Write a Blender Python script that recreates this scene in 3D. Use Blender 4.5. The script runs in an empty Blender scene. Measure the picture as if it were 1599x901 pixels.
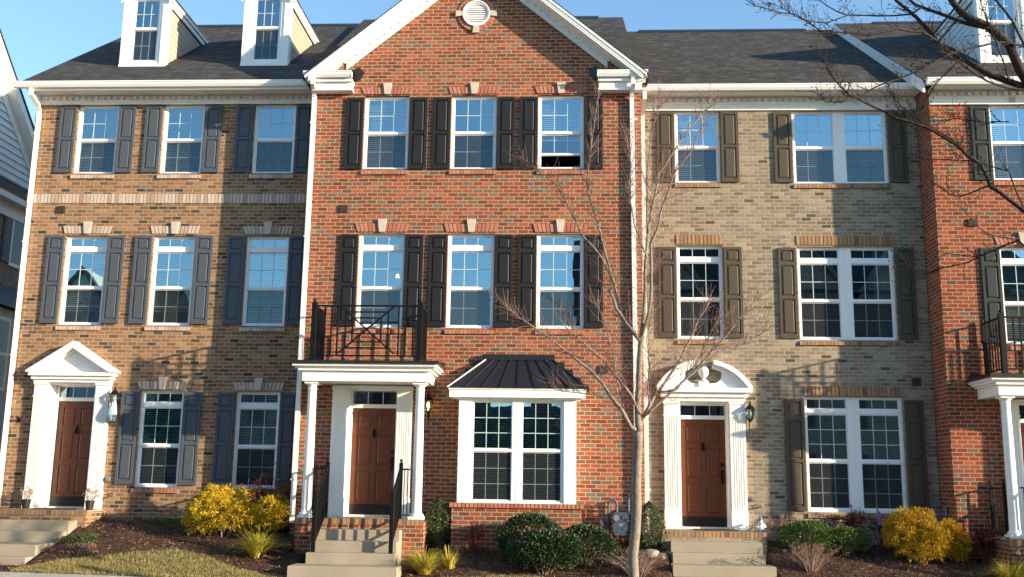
import bpy, bmesh, math, random
import numpy as np
from mathutils import Vector
random.seed(7); RNG = np.random.default_rng(7)
SC = bpy.context.scene
COL = SC.collection
R = math.radians
# ------------------------------------------------------------------ camera
cd = bpy.data.cameras.new('camera'); cam = bpy.data.objects.new('camera', cd); COL.objects.link(cam)
cd.sensor_fit = 'HORIZONTAL'; cd.sensor_width = 36.0; cd.lens = 36.0 * 1600 / 1599
cd.clip_start = 0.1; cd.clip_end = 3000
def cam_axes(p, y, r):
    cp, sp, cy, sy = math.cos(p), math.sin(p), math.cos(y), math.sin(y)
    F = Vector((sy * cp, cy * cp, sp)); Rt = Vector((cy, -sy, 0)); U = Rt.cross(F)
    return Rt * math.cos(r) + U * math.sin(r), -Rt * math.sin(r) + U * math.cos(r), F
A, B, F = cam_axes(R(10.768), R(-3.09), R(0.8525))
from mathutils import Matrix
cam.matrix_world = Matrix(((A.x, B.x, -F.x, 0.0), (A.y, B.y, -F.y, -19.87), (A.z, B.z, -F.z, 1.6), (0, 0, 0, 1)))
SC.camera = cam
# ------------------------------------------------------------------ sky, sun, exposure
SUN_AZ, SUN_EL = R(68.0), R(12.4)          # azimuth measured from -Y (street side) towards +X
to_sun = Vector((math.sin(SUN_AZ) * math.cos(SUN_EL), -math.cos(SUN_AZ) * math.cos(SUN_EL), math.sin(SUN_EL)))
W = bpy.data.worlds.new('World'); SC.world = W; W.use_nodes = True
wn = W.node_tree; bg = wn.nodes['Background']
sky = wn.nodes.new('ShaderNodeTexSky'); sky.sky_type = 'NISHITA'; sky.sun_disc = False
sky.sun_elevation = SUN_EL; sky.sun_rotation = math.atan2(to_sun.x, to_sun.y)
sky.air_density = 1.0; sky.dust_density = 0.25; sky.ozone_density = 2.0; sky.altitude = 0
wb = wn.nodes.new('ShaderNodeMix'); wb.data_type = 'RGBA'; wb.blend_type = 'MULTIPLY'; wb.inputs[0].default_value = 1.0; wb.inputs[7].default_value = (.97, 1.08, 1.12, 1)
wn.links.new(sky.outputs[0], wb.inputs[6]); wn.links.new(wb.outputs[2], bg.inputs[0]); bg.inputs[1].default_value = 0.145
sl = bpy.data.lights.new('sun', 'SUN'); sl.energy = 5.0; sl.angle = R(0.6); sl.color = (1.0, 0.82, 0.58)
so = bpy.data.objects.new('sun', sl); COL.objects.link(so)
so.rotation_euler = (-to_sun).to_track_quat('-Z', 'Y').to_euler(); so.location = (30, -20, 30)
vs = SC.view_settings; vs.view_transform = 'Standard'; vs.look = 'None'; vs.exposure = 1.13; vs.gamma = 1; vs.use_curve_mapping = False
SC.cycles.max_bounces = 6; SC.cycles.transparent_max_bounces = 12

# ------------------------------------------------------------------ mesh helpers
class MB:
    def __init__(s): s.v = []; s.f = []; s.m = []
    def add(s, vs, fs, mi=0):
        o = len(s.v); s.v += [tuple(p) for p in vs]
        for f in fs: s.f.append(tuple(o + i for i in f)); s.m.append(mi)
        return s
    def box(s, x0, x1, y0, y1, z0, z1, mi=0):
        return s.add([(x0,y0,z0),(x1,y0,z0),(x1,y1,z0),(x0,y1,z0),(x0,y0,z1),(x1,y0,z1),(x1,y1,z1),(x0,y1,z1)],
                     [(0,3,2,1),(4,5,6,7),(0,1,5,4),(1,2,6,5),(2,3,7,6),(3,0,4,7)], mi)
    def frustum(s, a, b, mi=0):            # a, b: 4-corner loops
        return s.add(list(a) + list(b), [(3,2,1,0),(4,5,6,7),(0,1,5,4),(1,2,6,5),(2,3,7,6),(3,0,4,7)], mi)
    def prism_y(s, poly, y0, y1, mi=0):
        n = len(poly)
        return s.add([(x,y0,z) for x,z in poly] + [(x,y1,z) for x,z in poly],
                     [tuple(range(n)), tuple(range(2*n-1, n-1, -1))] + [(i, n+i, n+(i+1)%n, (i+1)%n) for i in range(n)], mi)
    def prism_x(s, poly, x0, x1, mi=0):
        n = len(poly)
        return s.add([(x0,y,z) for y,z in poly] + [(x1,y,z) for y,z in poly],
                     [tuple(range(n)), tuple(range(2*n-1, n-1, -1))] + [(i, n+i, n+(i+1)%n, (i+1)%n) for i in range(n)], mi)
    def tube(s, pts, rad, n=8, mi=0, rot=0.0, flat=1.0):
        pts = [Vector(p) for p in pts]
        if not hasattr(rad, '__len__'): rad = [rad] * len(pts)
        up = None; o = len(s.v)
        for i, p in enumerate(pts):
            d = (pts[min(i+1, len(pts)-1)] - pts[max(i-1, 0)]).normalized()
            if up is None:
                up = Vector((0, 1, 0)) if abs(d.y) < 0.8 else Vector((0, 0, 1))
            a = d.cross(up)
            if a.length < 1e-4: a = d.cross(Vector((1, 0.3, 0)))
            a.normalize(); b = a.cross(d); up = b
            for k in range(n):
                t = 2*math.pi*k/n + rot
                s.v.append(tuple(p + a*(math.cos(t)*rad[i]) + b*(math.sin(t)*rad[i]*flat)))
        for i in range(len(pts)-1):
            for k in range(n):
                s.f.append((o+i*n+k, o+i*n+(k+1)%n, o+(i+1)*n+(k+1)%n, o+(i+1)*n+k)); s.m.append(mi)
        s.f.append(tuple(o+k for k in range(n-1, -1, -1))); s.m.append(mi)
        e = o+(len(pts)-1)*n; s.f.append(tuple(e+k for k in range(n))); s.m.append(mi)
        return s
    def bar(s, p, q, w, mi=0): return s.tube([p, q], w*0.7071, 4, mi, math.pi/4)
    def lathe(s, cx, cy, prof, n=16, mi=0, sx=1.0, sy=1.0):
        o = len(s.v)
        for r, z in prof:
            for k in range(n):
                t = 2*math.pi*k/n; s.v.append((cx+math.cos(t)*r*sx, cy+math.sin(t)*r*sy, z))
        for i in range(len(prof)-1):
            for k in range(n):
                s.f.append((o+i*n+k, o+i*n+(k+1)%n, o+(i+1)*n+(k+1)%n, o+(i+1)*n+k)); s.m.append(mi)
        s.f.append(tuple(o+k for k in range(n-1,-1,-1))); s.m.append(mi)
        e = o+(len(prof)-1)*n; s.f.append(tuple(e+k for k in range(n))); s.m.append(mi)
        return s
    def holes(s, x0, x1, z0, z1, y, hs, depth, mi=0, mr=None):
        """sheet facing -y with rectangular holes and reveals going back by depth"""
        xs = sorted(set([x0, x1] + [c for h in hs for c in h[:2]])); zs = sorted(set([z0, z1] + [c for h in hs for c in h[2:4]]))
        xs = [c for c in xs if x0 <= c <= x1]; zs = [c for c in zs if z0 <= c <= z1]
        for i in range(len(xs)-1):
            for j in range(len(zs)-1):
                cx, cz = (xs[i]+xs[i+1])/2, (zs[j]+zs[j+1])/2
                if any(h[0] < cx < h[1] and h[2] < cz < h[3] for h in hs): continue
                s.add([(xs[i],y,zs[j]),(xs[i+1],y,zs[j]),(xs[i+1],y,zs[j+1]),(xs[i],y,zs[j+1])], [(0,1,2,3)], mi)
        for a, b, c, d in [h[:4] for h in hs]:
            s.add([(a,y,c),(b,y,c),(b,y,d),(a,y,d),(a,y+depth,c),(b,y+depth,c),(b,y+depth,d),(a,y+depth,d)],
                  [(0,4,5,1),(1,5,6,2),(2,6,7,3),(3,7,4,0)], mi if mr is None else mr)
        return s
    def mesh(s, name, mats, origin=(0,0,0), smooth=False, recalc=True):
        me = bpy.data.meshes.new(name); ox, oy, oz = origin
        me.from_pydata([(x-ox, y-oy, z-oz) for x, y, z in s.v], [], s.f)
        for m in (mats if isinstance(mats, (list, tuple)) else [mats]): me.materials.append(m)
        me.polygons.foreach_set('material_index', s.m)
        if smooth: me.polygons.foreach_set('use_smooth', [True]*len(s.f))
        if recalc:
            b = bmesh.new(); b.from_mesh(me); bmesh.ops.recalc_face_normals(b, faces=b.faces); b.to_mesh(me); b.free()
        me.update(); return me
WL = {}                                       # world position of every object made here
def link(name, me, loc, parent=None):
    o = bpy.data.objects.new(name, me); COL.objects.link(o); loc = Vector(loc); WL[o] = loc
    if parent is not None: o.parent = parent; o.location = loc - WL[parent]
    else: o.location = loc
    return o
def thing(name, label, cat, loc, group=None):
    o = link(name, None, loc); o.empty_display_size = 0.2; tag(o, label, cat, group); return o
def tag(o, label, cat, group=None):
    o['label'] = label; o['category'] = cat
    if group: o['group'] = group
    return o
def part(name, mb, mats, parent, smooth=False, recalc=True, label=None):
    o = link(name, mb.mesh(name, mats, WL[parent], smooth, recalc), WL[parent], parent)
    if label: o['label'] = label
    return o
def solo(name, mb, mats, loc, label, cat, group=None, smooth=False, recalc=True):
    return tag(link(name, mb.mesh(name, mats, loc, smooth, recalc), loc), label, cat, group)
def struct(name, mb, mats, smooth=False, kind='structure', recalc=True):
    o = link(name, mb.mesh(name, mats, (0,0,0), smooth, recalc), (0,0,0)); o['kind'] = kind; return o

# ------------------------------------------------------------------ materials
def nt(name):
    m = bpy.data.materials.new(name); m.use_nodes = True; t = m.node_tree
    return m, t, t.nodes['Principled BSDF'], t.nodes, t.links
def mnode(N, L, op, a, b=None, c=None):
    n = N.new('ShaderNodeMath'); n.operation = op
    for i, x in enumerate((a, b, c)):
        if x is None: continue
        if hasattr(x, 'is_linked'): L.new(x, n.inputs[i])
        else: n.inputs[i].default_value = x
    return n.outputs[0]
def ramp(N, L, fac, stops, interp='LINEAR'):
    r = N.new('ShaderNodeValToRGB'); r.color_ramp.interpolation = interp; e = r.color_ramp.elements
    while len(e) < len(stops): e.new(0.5)
    for i, (p, c) in enumerate(stops): e[i].position = p; e[i].color = (*c, 1)
    L.new(fac, r.inputs[0]); return r.outputs[0]
def mixc(N, L, fac, a, b, mode='MIX'):
    n = N.new('ShaderNodeMix'); n.data_type = 'RGBA'; n.blend_type = mode
    for sock, x in ((n.inputs[0], fac), (n.inputs[6], a), (n.inputs[7], b)):
        if hasattr(x, 'is_linked'): L.new(x, sock)
        elif isinstance(x, tuple): sock.default_value = (*x, 1)
        else: sock.default_value = x
    return n.outputs[2]
def noise(N, L, vec, scale, detail=4, rough=0.55):
    n = N.new('ShaderNodeTexNoise'); n.inputs['Scale'].default_value = scale; n.inputs['Detail'].default_value = detail
    n.inputs['Roughness'].default_value = rough
    if vec is not None: L.new(vec, n.inputs['Vector'])
    return n.outputs[0]
def pos(N): return N.new('ShaderNodeNewGeometry').outputs['Position']
def plain(name, col, rough=0.55, var=0.12, scale=3.0, bump=0.0, bscale=60, spec=0.4, metal=0.0, fine=0.0, streak=False):
    m, t, p, N, L = nt(name); P = pos(N)
    if streak:
        mp = N.new('ShaderNodeMapping'); mp.inputs['Scale'].default_value = (8, 8, 0.7); L.new(P, mp.inputs[0]); Pn = mp.outputs[0]
    else: Pn = P
    f = noise(N, L, Pn, scale)
    c = ramp(N, L, f, [(0.25, tuple(x*(1-var) for x in col)), (0.75, tuple(min(1, x*(1+var)) for x in col))])
    if fine:
        f2 = noise(N, L, P, 160, 2); c = mixc(N, L, fine, c, ramp(N, L, f2, [(0.3, tuple(x*0.5 for x in col)), (0.7, tuple(min(1,x*1.4) for x in col))]))
    L.new(c, p.inputs['Base Color']); p.inputs['Roughness'].default_value = rough; p.inputs['Metallic'].default_value = metal
    p.inputs['Specular IOR Level'].default_value = spec
    if bump:
        b = N.new('ShaderNodeBump'); b.inputs['Strength'].default_value = bump; b.inputs['Distance'].default_value = 0.01
        L.new(noise(N, L, P, bscale, 3), b.inputs['Height']); L.new(b.outputs[0], p.inputs['Normal'])
    return m
def brick(name, stops, mortar, bw=0.205, bh=0.0775, joint=0.0150, z_off=0.0, dirt=0.18):
    m, t, p, N, L = nt(name); g = N.new('ShaderNodeNewGeometry'); P = g.outputs['Position']
    sp = N.new('ShaderNodeSeparateXYZ'); L.new(P, sp.inputs[0]); sn = N.new('ShaderNodeSeparateXYZ'); L.new(g.outputs['True Normal'], sn.inputs[0])
    side = mnode(N, L, 'GREATER_THAN', mnode(N, L, 'ABSOLUTE', sn.outputs[0]), 0.6)
    u0 = mnode(N, L, 'ADD', mnode(N, L, 'MULTIPLY', sp.outputs[1], side), mnode(N, L, 'MULTIPLY', sp.outputs[0], mnode(N, L, 'SUBTRACT', 1.0, side)))
    wob = noise(N, L, P, 28, 2); w2 = mnode(N, L, 'MULTIPLY', mnode(N, L, 'SUBTRACT', wob, 0.5), 0.010)
    wob2 = noise(N, L, P, 1.7, 1); w3 = mnode(N, L, 'MULTIPLY', mnode(N, L, 'SUBTRACT', wob2, 0.5), 0.02)
    v = mnode(N, L, 'DIVIDE', mnode(N, L, 'ADD', mnode(N, L, 'ADD', sp.outputs[2], z_off + 20*bh), mnode(N, L, 'ADD', w2, w3)), bh)
    row = mnode(N, L, 'FLOOR', v); fv = mnode(N, L, 'SUBTRACT', v, row)
    rn = N.new('ShaderNodeTexWhiteNoise'); rn.noise_dimensions = '1D'; L.new(row, rn.inputs['W'])
    off = mnode(N, L, 'ADD', mnode(N, L, 'MULTIPLY', row, 0.5), mnode(N, L, 'MULTIPLY', rn.outputs['Value'], 0.12))
    u = mnode(N, L, 'ADD', mnode(N, L, 'DIVIDE', mnode(N, L, 'ADD', mnode(N, L, 'ADD', u0, 40.0), w2), bw), off)
    col = mnode(N, L, 'FLOOR', u); fu = mnode(N, L, 'SUBTRACT', u, col)
    cv = N.new('ShaderNodeCombineXYZ'); L.new(col, cv.inputs[0]); L.new(row, cv.inputs[1]); L.new(side, cv.inputs[2])
    wnz = N.new('ShaderNodeTexWhiteNoise'); wnz.noise_dimensions = '3D'; L.new(cv.outputs[0], wnz.inputs['Vector'])
    bc = ramp(N, L, wnz.outputs['Value'], stops, 'CONSTANT')
    sepc = N.new('ShaderNodeSeparateColor'); L.new(wnz.outputs['Color'], sepc.inputs[0])
    val = mnode(N, L, 'ADD', mnode(N, L, 'MULTIPLY', sepc.outputs[1], 0.5), 0.76)
    nz = noise(N, L, P, 45, 4, 0.7); val = mnode(N, L, 'MULTIPLY', val, mnode(N, L, 'ADD', mnode(N, L, 'MULTIPLY', nz, 0.9), 0.55))
    big = noise(N, L, P, 0.6, 3); val = mnode(N, L, 'MULTIPLY', val, mnode(N, L, 'ADD', mnode(N, L, 'MULTIPLY', big, 2*dirt), 1-dirt))
    hs = N.new('ShaderNodeHueSaturation'); L.new(bc, hs.inputs['Color']); L.new(val, hs.inputs['Value'])
    # smear of mortar on the faces of some bricks
    eu = mnode(N, L, 'MULTIPLY', mnode(N, L, 'MINIMUM', fu, mnode(N, L, 'SUBTRACT', 1.0, fu)), bw)
    ev = mnode(N, L, 'MULTIPLY', mnode(N, L, 'MINIMUM', fv, mnode(N, L, 'SUBTRACT', 1.0, fv)), bh)
    ed = mnode(N, L, 'MINIMUM', eu, ev)
    mr = N.new('ShaderNodeMapRange'); mr.inputs['From Min'].default_value = joint*0.40; mr.inputs['From Max'].default_value = joint*0.70
    L.new(ed, mr.inputs['Value']); mask = mr.outputs[0]
    mo = ramp(N, L, noise(N, L, P, 30, 3), [(0.3, tuple(x*0.75 for x in mortar)), (0.7, mortar)])
    c = mixc(N, L, mask, mo, hs.outputs[0]); L.new(c, p.inputs['Base Color'])
    p.inputs['Roughness'].default_value = 0.9; p.inputs['Specular IOR Level'].default_value = 0.2
    h = mnode(N, L, 'ADD', mask, mnode(N, L, 'MULTIPLY', nz, 0.35))
    b = N.new('ShaderNodeBump'); b.inputs['Strength'].default_value = 0.55; b.inputs['Distance'].default_value = 0.008
    L.new(h, b.inputs['Height']); L.new(b.outputs[0], p.inputs['Normal'])
    return m
def island(name, stops, rough=0.9, bump=0.4, spec=0.2, nscale=40, namt=0.6, trans=0.0, interp='LINEAR'):
    m, t, p, N, L = nt(name); g = N.new('ShaderNodeNewGeometry')
    c = ramp(N, L, g.outputs['Random Per Island'], stops, interp)
    nz = noise(N, L, g.outputs['Position'], nscale, 3, 0.65)
    hs = N.new('ShaderNodeHueSaturation'); L.new(c, hs.inputs['Color'])
    L.new(mnode(N, L, 'ADD', mnode(N, L, 'MULTIPLY', nz, namt), 1-namt/2), hs.inputs['Value'])
    L.new(hs.outputs[0], p.inputs['Base Color']); p.inputs['Roughness'].default_value = rough; p.inputs['Specular IOR Level'].default_value = spec
    if bump:
        b = N.new('ShaderNodeBump'); b.inputs['Strength'].default_value = bump; b.inputs['Distance'].default_value = 0.006
        L.new(nz, b.inputs['Height']); L.new(b.outputs[0], p.inputs['Normal'])
    if trans:
        tr = N.new('ShaderNodeBsdfTranslucent'); L.new(hs.outputs[0], tr.inputs[0])
        mx = N.new('ShaderNodeMixShader'); mx.inputs[0].default_value = trans
        L.new(p.outputs[0], mx.inputs[1]); L.new(tr.outputs[0], mx.inputs[2])
        L.new(mx.outputs[0], t.nodes['Material Output'].inputs[0])
    return m
def shingles(name, base):
    m, t, p, N, L = nt(name); P = pos(N); sp = N.new('ShaderNodeSeparateXYZ'); L.new(P, sp.inputs[0])
    g = N.new('ShaderNodeNewGeometry'); sn = N.new('ShaderNodeSeparateXYZ'); L.new(g.outputs['True Normal'], sn.inputs[0])
    side = mnode(N, L, 'GREATER_THAN', mnode(N, L, 'ABSOLUTE', sn.outputs[0]), 0.4)
    u0 = mnode(N, L, 'ADD', mnode(N, L, 'MULTIPLY', sp.outputs[1], side), mnode(N, L, 'MULTIPLY', sp.outputs[0], mnode(N, L, 'SUBTRACT', 1.0, side)))
    v = mnode(N, L, 'DIVIDE', sp.outputs[2], 0.082); row = mnode(N, L, 'FLOOR', v); fv = mnode(N, L, 'SUBTRACT', v, row)
    rn = N.new('ShaderNodeTexWhiteNoise'); rn.noise_dimensions = '1D'; L.new(row, rn.inputs['W'])
    u = mnode(N, L, 'ADD', mnode(N, L, 'DIVIDE', u0, 0.17), mnode(N, L, 'MULTIPLY', rn.outputs['Value'], 7.0))
    wv = mnode(N, L, 'MULTIPLY', mnode(N, L, 'SINE', mnode(N, L, 'ADD', mnode(N, L, 'MULTIPLY', u, 2.3), mnode(N, L, 'MULTIPLY', row, 1.7))), 0.25)
    u = mnode(N, L, 'ADD', u, wv)
    c0 = mnode(N, L, 'FLOOR', u); fu = mnode(N, L, 'SUBTRACT', u, c0)
    cv = N.new('ShaderNodeCombineXYZ'); L.new(c0, cv.inputs[0]); L.new(row, cv.inputs[1])
    wz = N.new('ShaderNodeTexWhiteNoise'); L.new(cv.outputs[0], wz.inputs['Vector'])
    c = ramp(N, L, wz.outputs['Value'], [(0, tuple(x*0.5 for x in base)), (0.45, base), (0.8, tuple(x*1.4 for x in base)), (1, tuple(x*2.1 for x in base))])
    line = mnode(N, L, 'MULTIPLY', mnode(N, L, 'GREATER_THAN', fv, 0.12), mnode(N, L, 'ADD', mnode(N, L, 'MULTIPLY', mnode(N, L, 'GREATER_THAN', fu, 0.05), 0.5), 0.5))
    f2 = noise(N, L, P, 220, 2); c2 = mixc(N, L, 0.5, c, ramp(N, L, f2, [(0.3, tuple(x*0.4 for x in base)), (0.75, tuple(x*1.9 for x in base))]))
    c3 = mixc(N, L, line, tuple(x*0.18 for x in base), c2)
    big = noise(N, L, P, 0.5, 3); c3 = mixc(N, L, 1.0, c3, ramp(N, L, big, [(0.3, (0.9,)*3), (0.7, (1.05,)*3)]), 'MULTIPLY')
    L.new(c3, p.inputs['Base Color']); p.inputs['Roughness'].default_value = 0.95; p.inputs['Specular IOR Level'].default_value = 0.15
    b = N.new('ShaderNodeBump'); b.inputs['Strength'].default_value = 0.6; b.inputs['Distance'].default_value = 0.012
    L.new(mnode(N, L, 'ADD', line, mnode(N, L, 'MULTIPLY', wz.outputs['Value'], 0.5)), b.inputs['Height']); L.new(b.outputs[0], p.inputs['Normal'])
    return m
def glass_mat(name, refl, tint):
    m, t, p, N, L = nt(name); N.remove(p); P = pos(N)
    gl = N.new('ShaderNodeBsdfGlossy'); gl.inputs['Roughness'].default_value = 0.0; gl.inputs['Color'].default_value = (0.62, 0.87, 1.0, 1)
    b = N.new('ShaderNodeBump'); b.inputs['Strength'].default_value = 0.010; b.inputs['Distance'].default_value = 0.05
    L.new(noise(N, L, P, 2.2, 2), b.inputs['Height']); L.new(b.outputs[0], gl.inputs['Normal'])
    tr = N.new('ShaderNodeBsdfTransparent'); tr.inputs[0].default_value = (*tint, 1)
    fr = N.new('ShaderNodeFresnel'); fr.inputs[0].default_value = 1.5
    fac = mnode(N, L, 'MINIMUM', mnode(N, L, 'ADD', mnode(N, L, 'MULTIPLY', fr.outputs[0], 0.9), refl), 1.0)
    mx = N.new('ShaderNodeMixShader'); L.new(fac, mx.inputs[0]); L.new(tr.outputs[0], mx.inputs[1]); L.new(gl.outputs[0], mx.inputs[2])
    L.new(mx.outputs[0], t.nodes['Material Output'].inputs[0]); return m
def screen_mat(name):
    m, t, p, N, L = nt(name); p.inputs['Base Color'].default_value = (0.022, 0.028, 0.034, 1); p.inputs['Roughness'].default_value = 0.8
    tr = N.new('ShaderNodeBsdfTransparent'); mx = N.new('ShaderNodeMixShader'); mx.inputs[0].default_value = 0.42
    L.new(tr.outputs[0], mx.inputs[1]); L.new(p.outputs[0], mx.inputs[2]); L.new(mx.outputs[0], t.nodes['Material Output'].inputs[0]); return m
def emit(name, col, s):
    m, t, p, N, L = nt(name); p.inputs['Base Color'].default_value = (*col, 1); p.inputs['Emission Color'].default_value = (*col, 1); p.inputs['Emission Strength'].default_value = s; return m

M_BRICK = brick('red_brick', [(0, (.265,.070,.036)), (.30, (.225,.058,.031)), (.52, (.295,.092,.048)), (.68, (.180,.054,.032)), (.78, (.185,.100,.064)), (.95, (.13,.108,.092))], (.43,.335,.22), bh=0.0765)
L_BRICK = brick('tan_brick', [(0, (.27,.145,.078)), (.3, (.22,.117,.063)), (.55, (.30,.17,.096)), (.77, (.175,.095,.056)), (.915, (.095,.067,.052)), (.95, (.058,.049,.046))], (.42,.33,.22), bh=0.0765, dirt=.10)
R_BRICK = brick('grey_tan_brick', [(0, (.255,.208,.160)), (.3, (.222,.180,.142)), (.55, (.278,.228,.176)), (.80, (.195,.160,.132)), (.95, (.13,.112,.10)), (.975, (.085,.076,.072))], (.44,.355,.225), bh=0.0765, dirt=.10)
H_BRICK = brick('dark_red_brick', [(0, (.24,.052,.026)), (.35, (.20,.043,.023)), (.62, (.27,.075,.037)), (.78, (.155,.040,.024)), (.87, (.15,.08,.052)), (.95, (.095,.08,.073))], (.38,.29,.185), bh=0.0765)
N_BRICK = brick('brown_grey_brick', [(0, (.20,.15,.13)), (.4, (.17,.13,.11)), (.7, (.24,.18,.15))], (.36,.31,.26))
K_BRICK = brick('lightened_brown_brick', [(0, (.27,.21,.18)), (.4, (.23,.175,.15)), (.7, (.31,.24,.20))], (.44,.38,.32))  # lighter copy of the brown-grey brick, lifting the neighbour wall in deep shade
U_RED = island('red_brick_units', [(0, (.34,.12,.075)), (.5, (.42,.17,.11)), (1, (.46,.21,.145))])
U_PALE = island('pale_brick_units', [(0, (.36,.24,.18)), (.3, (.48,.36,.29)), (.7, (.56,.46,.38)), (1, (.50,.42,.36))], namt=.9)
U_BROWN = island('brown_brick_units', [(0, (.15,.10,.08)), (.2, (.33,.19,.10)), (.6, (.40,.24,.13)), (1, (.26,.16,.10))])
MORTAR = plain('mortar', (.20,.16,.115), .95, bump=.3, spec=.1)  # bed behind brick units, shade of the joints put into its dark colour
STONE = plain('cast_stone', (.52,.46,.38), .85, .10, 6, .25, 90, .2)
WHITE = plain('white_trim_paint', (.84,.84,.82), .42, .05, 1.5, .05, 30, .4, streak=True)
VINYL = plain('white_vinyl', (.84,.84,.84), .35, .03, 2, spec=.45)
CREAM = plain('cream_trim_paint', (.70,.65,.55), .5, .05, 2)
GRILLE = plain('window_grille', (.52,.65,.64), .4, .03)
ROOF = shingles('asphalt_shingle', (.052,.052,.054))
ROOFB = shingles('asphalt_shingle_brown', (.056,.053,.050))
SLATE = plain('slate_grey_shutter_paint', (.074,.087,.106), .52, .10, 5, .12, 120, .28, streak=True)
BLACKS = plain('black_shutter_paint', (.016,.016,.017), .52, .2, 5, .12, 120, .28, streak=True)
OLIVE = plain('olive_brown_shutter_paint', (.080,.064,.045), .52, .10, 5, .12, 120, .28, streak=True)
GREENB = plain('green_black_shutter_paint', (.022,.032,.030), .52, .15, 5, .1, 120, .28)
DOORM = plain('russet_door_paint', (.125,.036,.012), .42, .10, 4, .08, 100, .45, streak=True)
KICK = plain('dark_kick_plate', (.018,.014,.013), .3, .15, 5, spec=.5)
IRON = plain('black_iron', (.005,.005,.006), .5, .2, 8, spec=.22)
METALROOF = plain('black_standing_seam_metal', (.014,.0145,.017), .38, .2, 2, spec=.5)
CONC = plain('step_concrete', (.34,.295,.225), .9, .2, 1.6, .25, 70, .2, fine=.35)
CONC2 = plain('sidewalk_concrete', (.46,.43,.38), .9, .10, 1.2, .25, 60, .2, fine=.3)
ASPH = plain('asphalt', (.05,.05,.052), .92, .15, .8, .4, 120, .2, fine=.4)
SIDING = plain('tan_lap_siding', (.43,.37,.29), .6, .04, 2, spec=.3)
SIDINGW = plain('pale_lap_siding', (.66,.70,.70), .6, .05, 2, spec=.3)
ROOM = plain('room_wall', (.035,.03,.03), .9)
BLIND = plain('white_blind', (.66,.78,.76), .6, .05, 3)
CURTAIN = plain('pale_teal_curtain', (.33,.40,.37), .9, .1, 5)
GLASS = glass_mat('window_glass', 0.40, (.60,.74,.74))
GLASSL = glass_mat('lower_window_glass', 0.26, (.58,.68,.68))
SCREEN = screen_mat('insect_screen')
VENTM = plain('brown_vent', (.055,.042,.035), .7)
ALU = plain('grey_metal', (.22,.23,.24), .5, .1, 9, metal=.2)
METER = plain('blue_grey_meter_paint', (.055,.08,.12), .5, .12, 8, .1, 80)
BARK = plain('smooth_grey_bark', (.25,.21,.175), .9, .5, 16, 1.0, 45, .15, fine=.5)
TWIG = plain('grey_brown_twig', (.21,.145,.115), .85, .25, 20)
BUD = plain('red_bud', (.26,.045,.035), .7, .2, 30)
DBARK = plain('dark_bark', (.055,.043,.037), .9, .3, 25, .9, 60, .15, fine=.3)
SOIL = plain('soil', (.10,.065,.045), .95, .3, 3, .6, 40, .1)
MULCH = plain('shredded_mulch', (.078,.048,.034), .95, .6, 11, 1.0, 55, .1, fine=.6)
CHIP = island('mulch_chips', [(0, (.022,.012,.010)), (.45, (.075,.040,.027)), (.8, (.15,.082,.055)), (1, (.30,.20,.14))], bump=0, namt=.4)
TURF = plain('turf_soil', (.17,.15,.07), .95, .3, 5, .6, 60, .1, fine=.4)
GRASS = island('winter_grass', [(0, (.12,.13,.035)), (.35, (.23,.21,.07)), (.65, (.40,.33,.14)), (1, (.56,.46,.26))], bump=0, namt=.3, nscale=6, trans=.25, rough=.7)
# ------------------------------------------------------------------ ground
def interp(x, tab): return float(np.interp(x, [a for a, b in tab], [b for a, b in tab]))
WALLZ = [(-14, .8), (-9, .78), (-6, .72), (-4, .62), (0, .64), (3, .6), (5, .57), (8, .45), (16, .40)]
def gbase(x): return -0.015*(min(max(x, -16), 16) + 9.6)
def gz(x, y):
    b = gbase(x)
    if y <= -2.4: return b
    t = min(1.0, (y + 2.4)/2.7)
    return b + (interp(x, WALLZ) - b)*(t**1.08)
FOOT = [(-11.25, -9.37, -2.0), (-4.66, -2.78, -2.42), (-4.95, -2.55, -.95), (1.86, 3.68, -1.68), (1.77, 3.74, -.22), (8.05, 9.95, -2.42), (7.76, 10.18, -.95)]
def dug(x, y):                                     # the bed stops at the stairs
    return -.45 if any(a < x < b and y > c for a, b, c in FOOT) else 0.0
def bumpy(x, y): return 0.018*math.sin(3.1*x+1.3*y)*math.sin(2.3*y-.7*x) + 0.012*math.sin(7.3*x)*math.sin(6.1*y+x)
LAWN1 = [(-9.35, -2.34), (-8.9, -2.0), (-8.3, -1.62), (-7.7, -1.28), (-7.1, -1.12), (-6.5, -1.3), (-6.0, -1.7), (-5.5, -2.05), (-4.7, -2.2)]
LAWN2 = [(-2.75, -2.38), (-2.2, -2.1), (-1.2, -1.85), (0, -1.9), (0.6, -2.1), (1.0, -2.38)]
def lawn_edge(x):
    for t in (LAWN1, LAWN2):
        if t[0][0] < x < t[-1][0]: return interp(x, t)
    return -9
def sheet(x0, x1, y0, y1, nx, ny, fn):
    mb = MB(); vs = []
    for j in range(ny+1):
        for i in range(nx+1):
            x = x0+(x1-x0)*i/nx; y = y0+(y1-y0)*j/ny; vs.append((x, y, fn(x, y)))
    return mb.add(vs, [(j*(nx+1)+i, j*(nx+1)+i+1, (j+1)*(nx+1)+i+1, (j+1)*(nx+1)+i) for j in range(ny) for i in range(nx)])
mb = MB(); mb.add([(-1500,-1500,-.55),(1500,-1500,-.55),(1500,1500,-.55),(-1500,1500,-.55)], [(0,1,2,3)]); struct('ground', mb, SOIL)
struct('mulch_bed', sheet(-20, 20, -2.42, 1.0, 800, 60, lambda x, y: gz(x, y) + dug(x, y) + bumpy(x, y)*(1 if y > -2.3 else .3)), MULCH, True)
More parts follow.
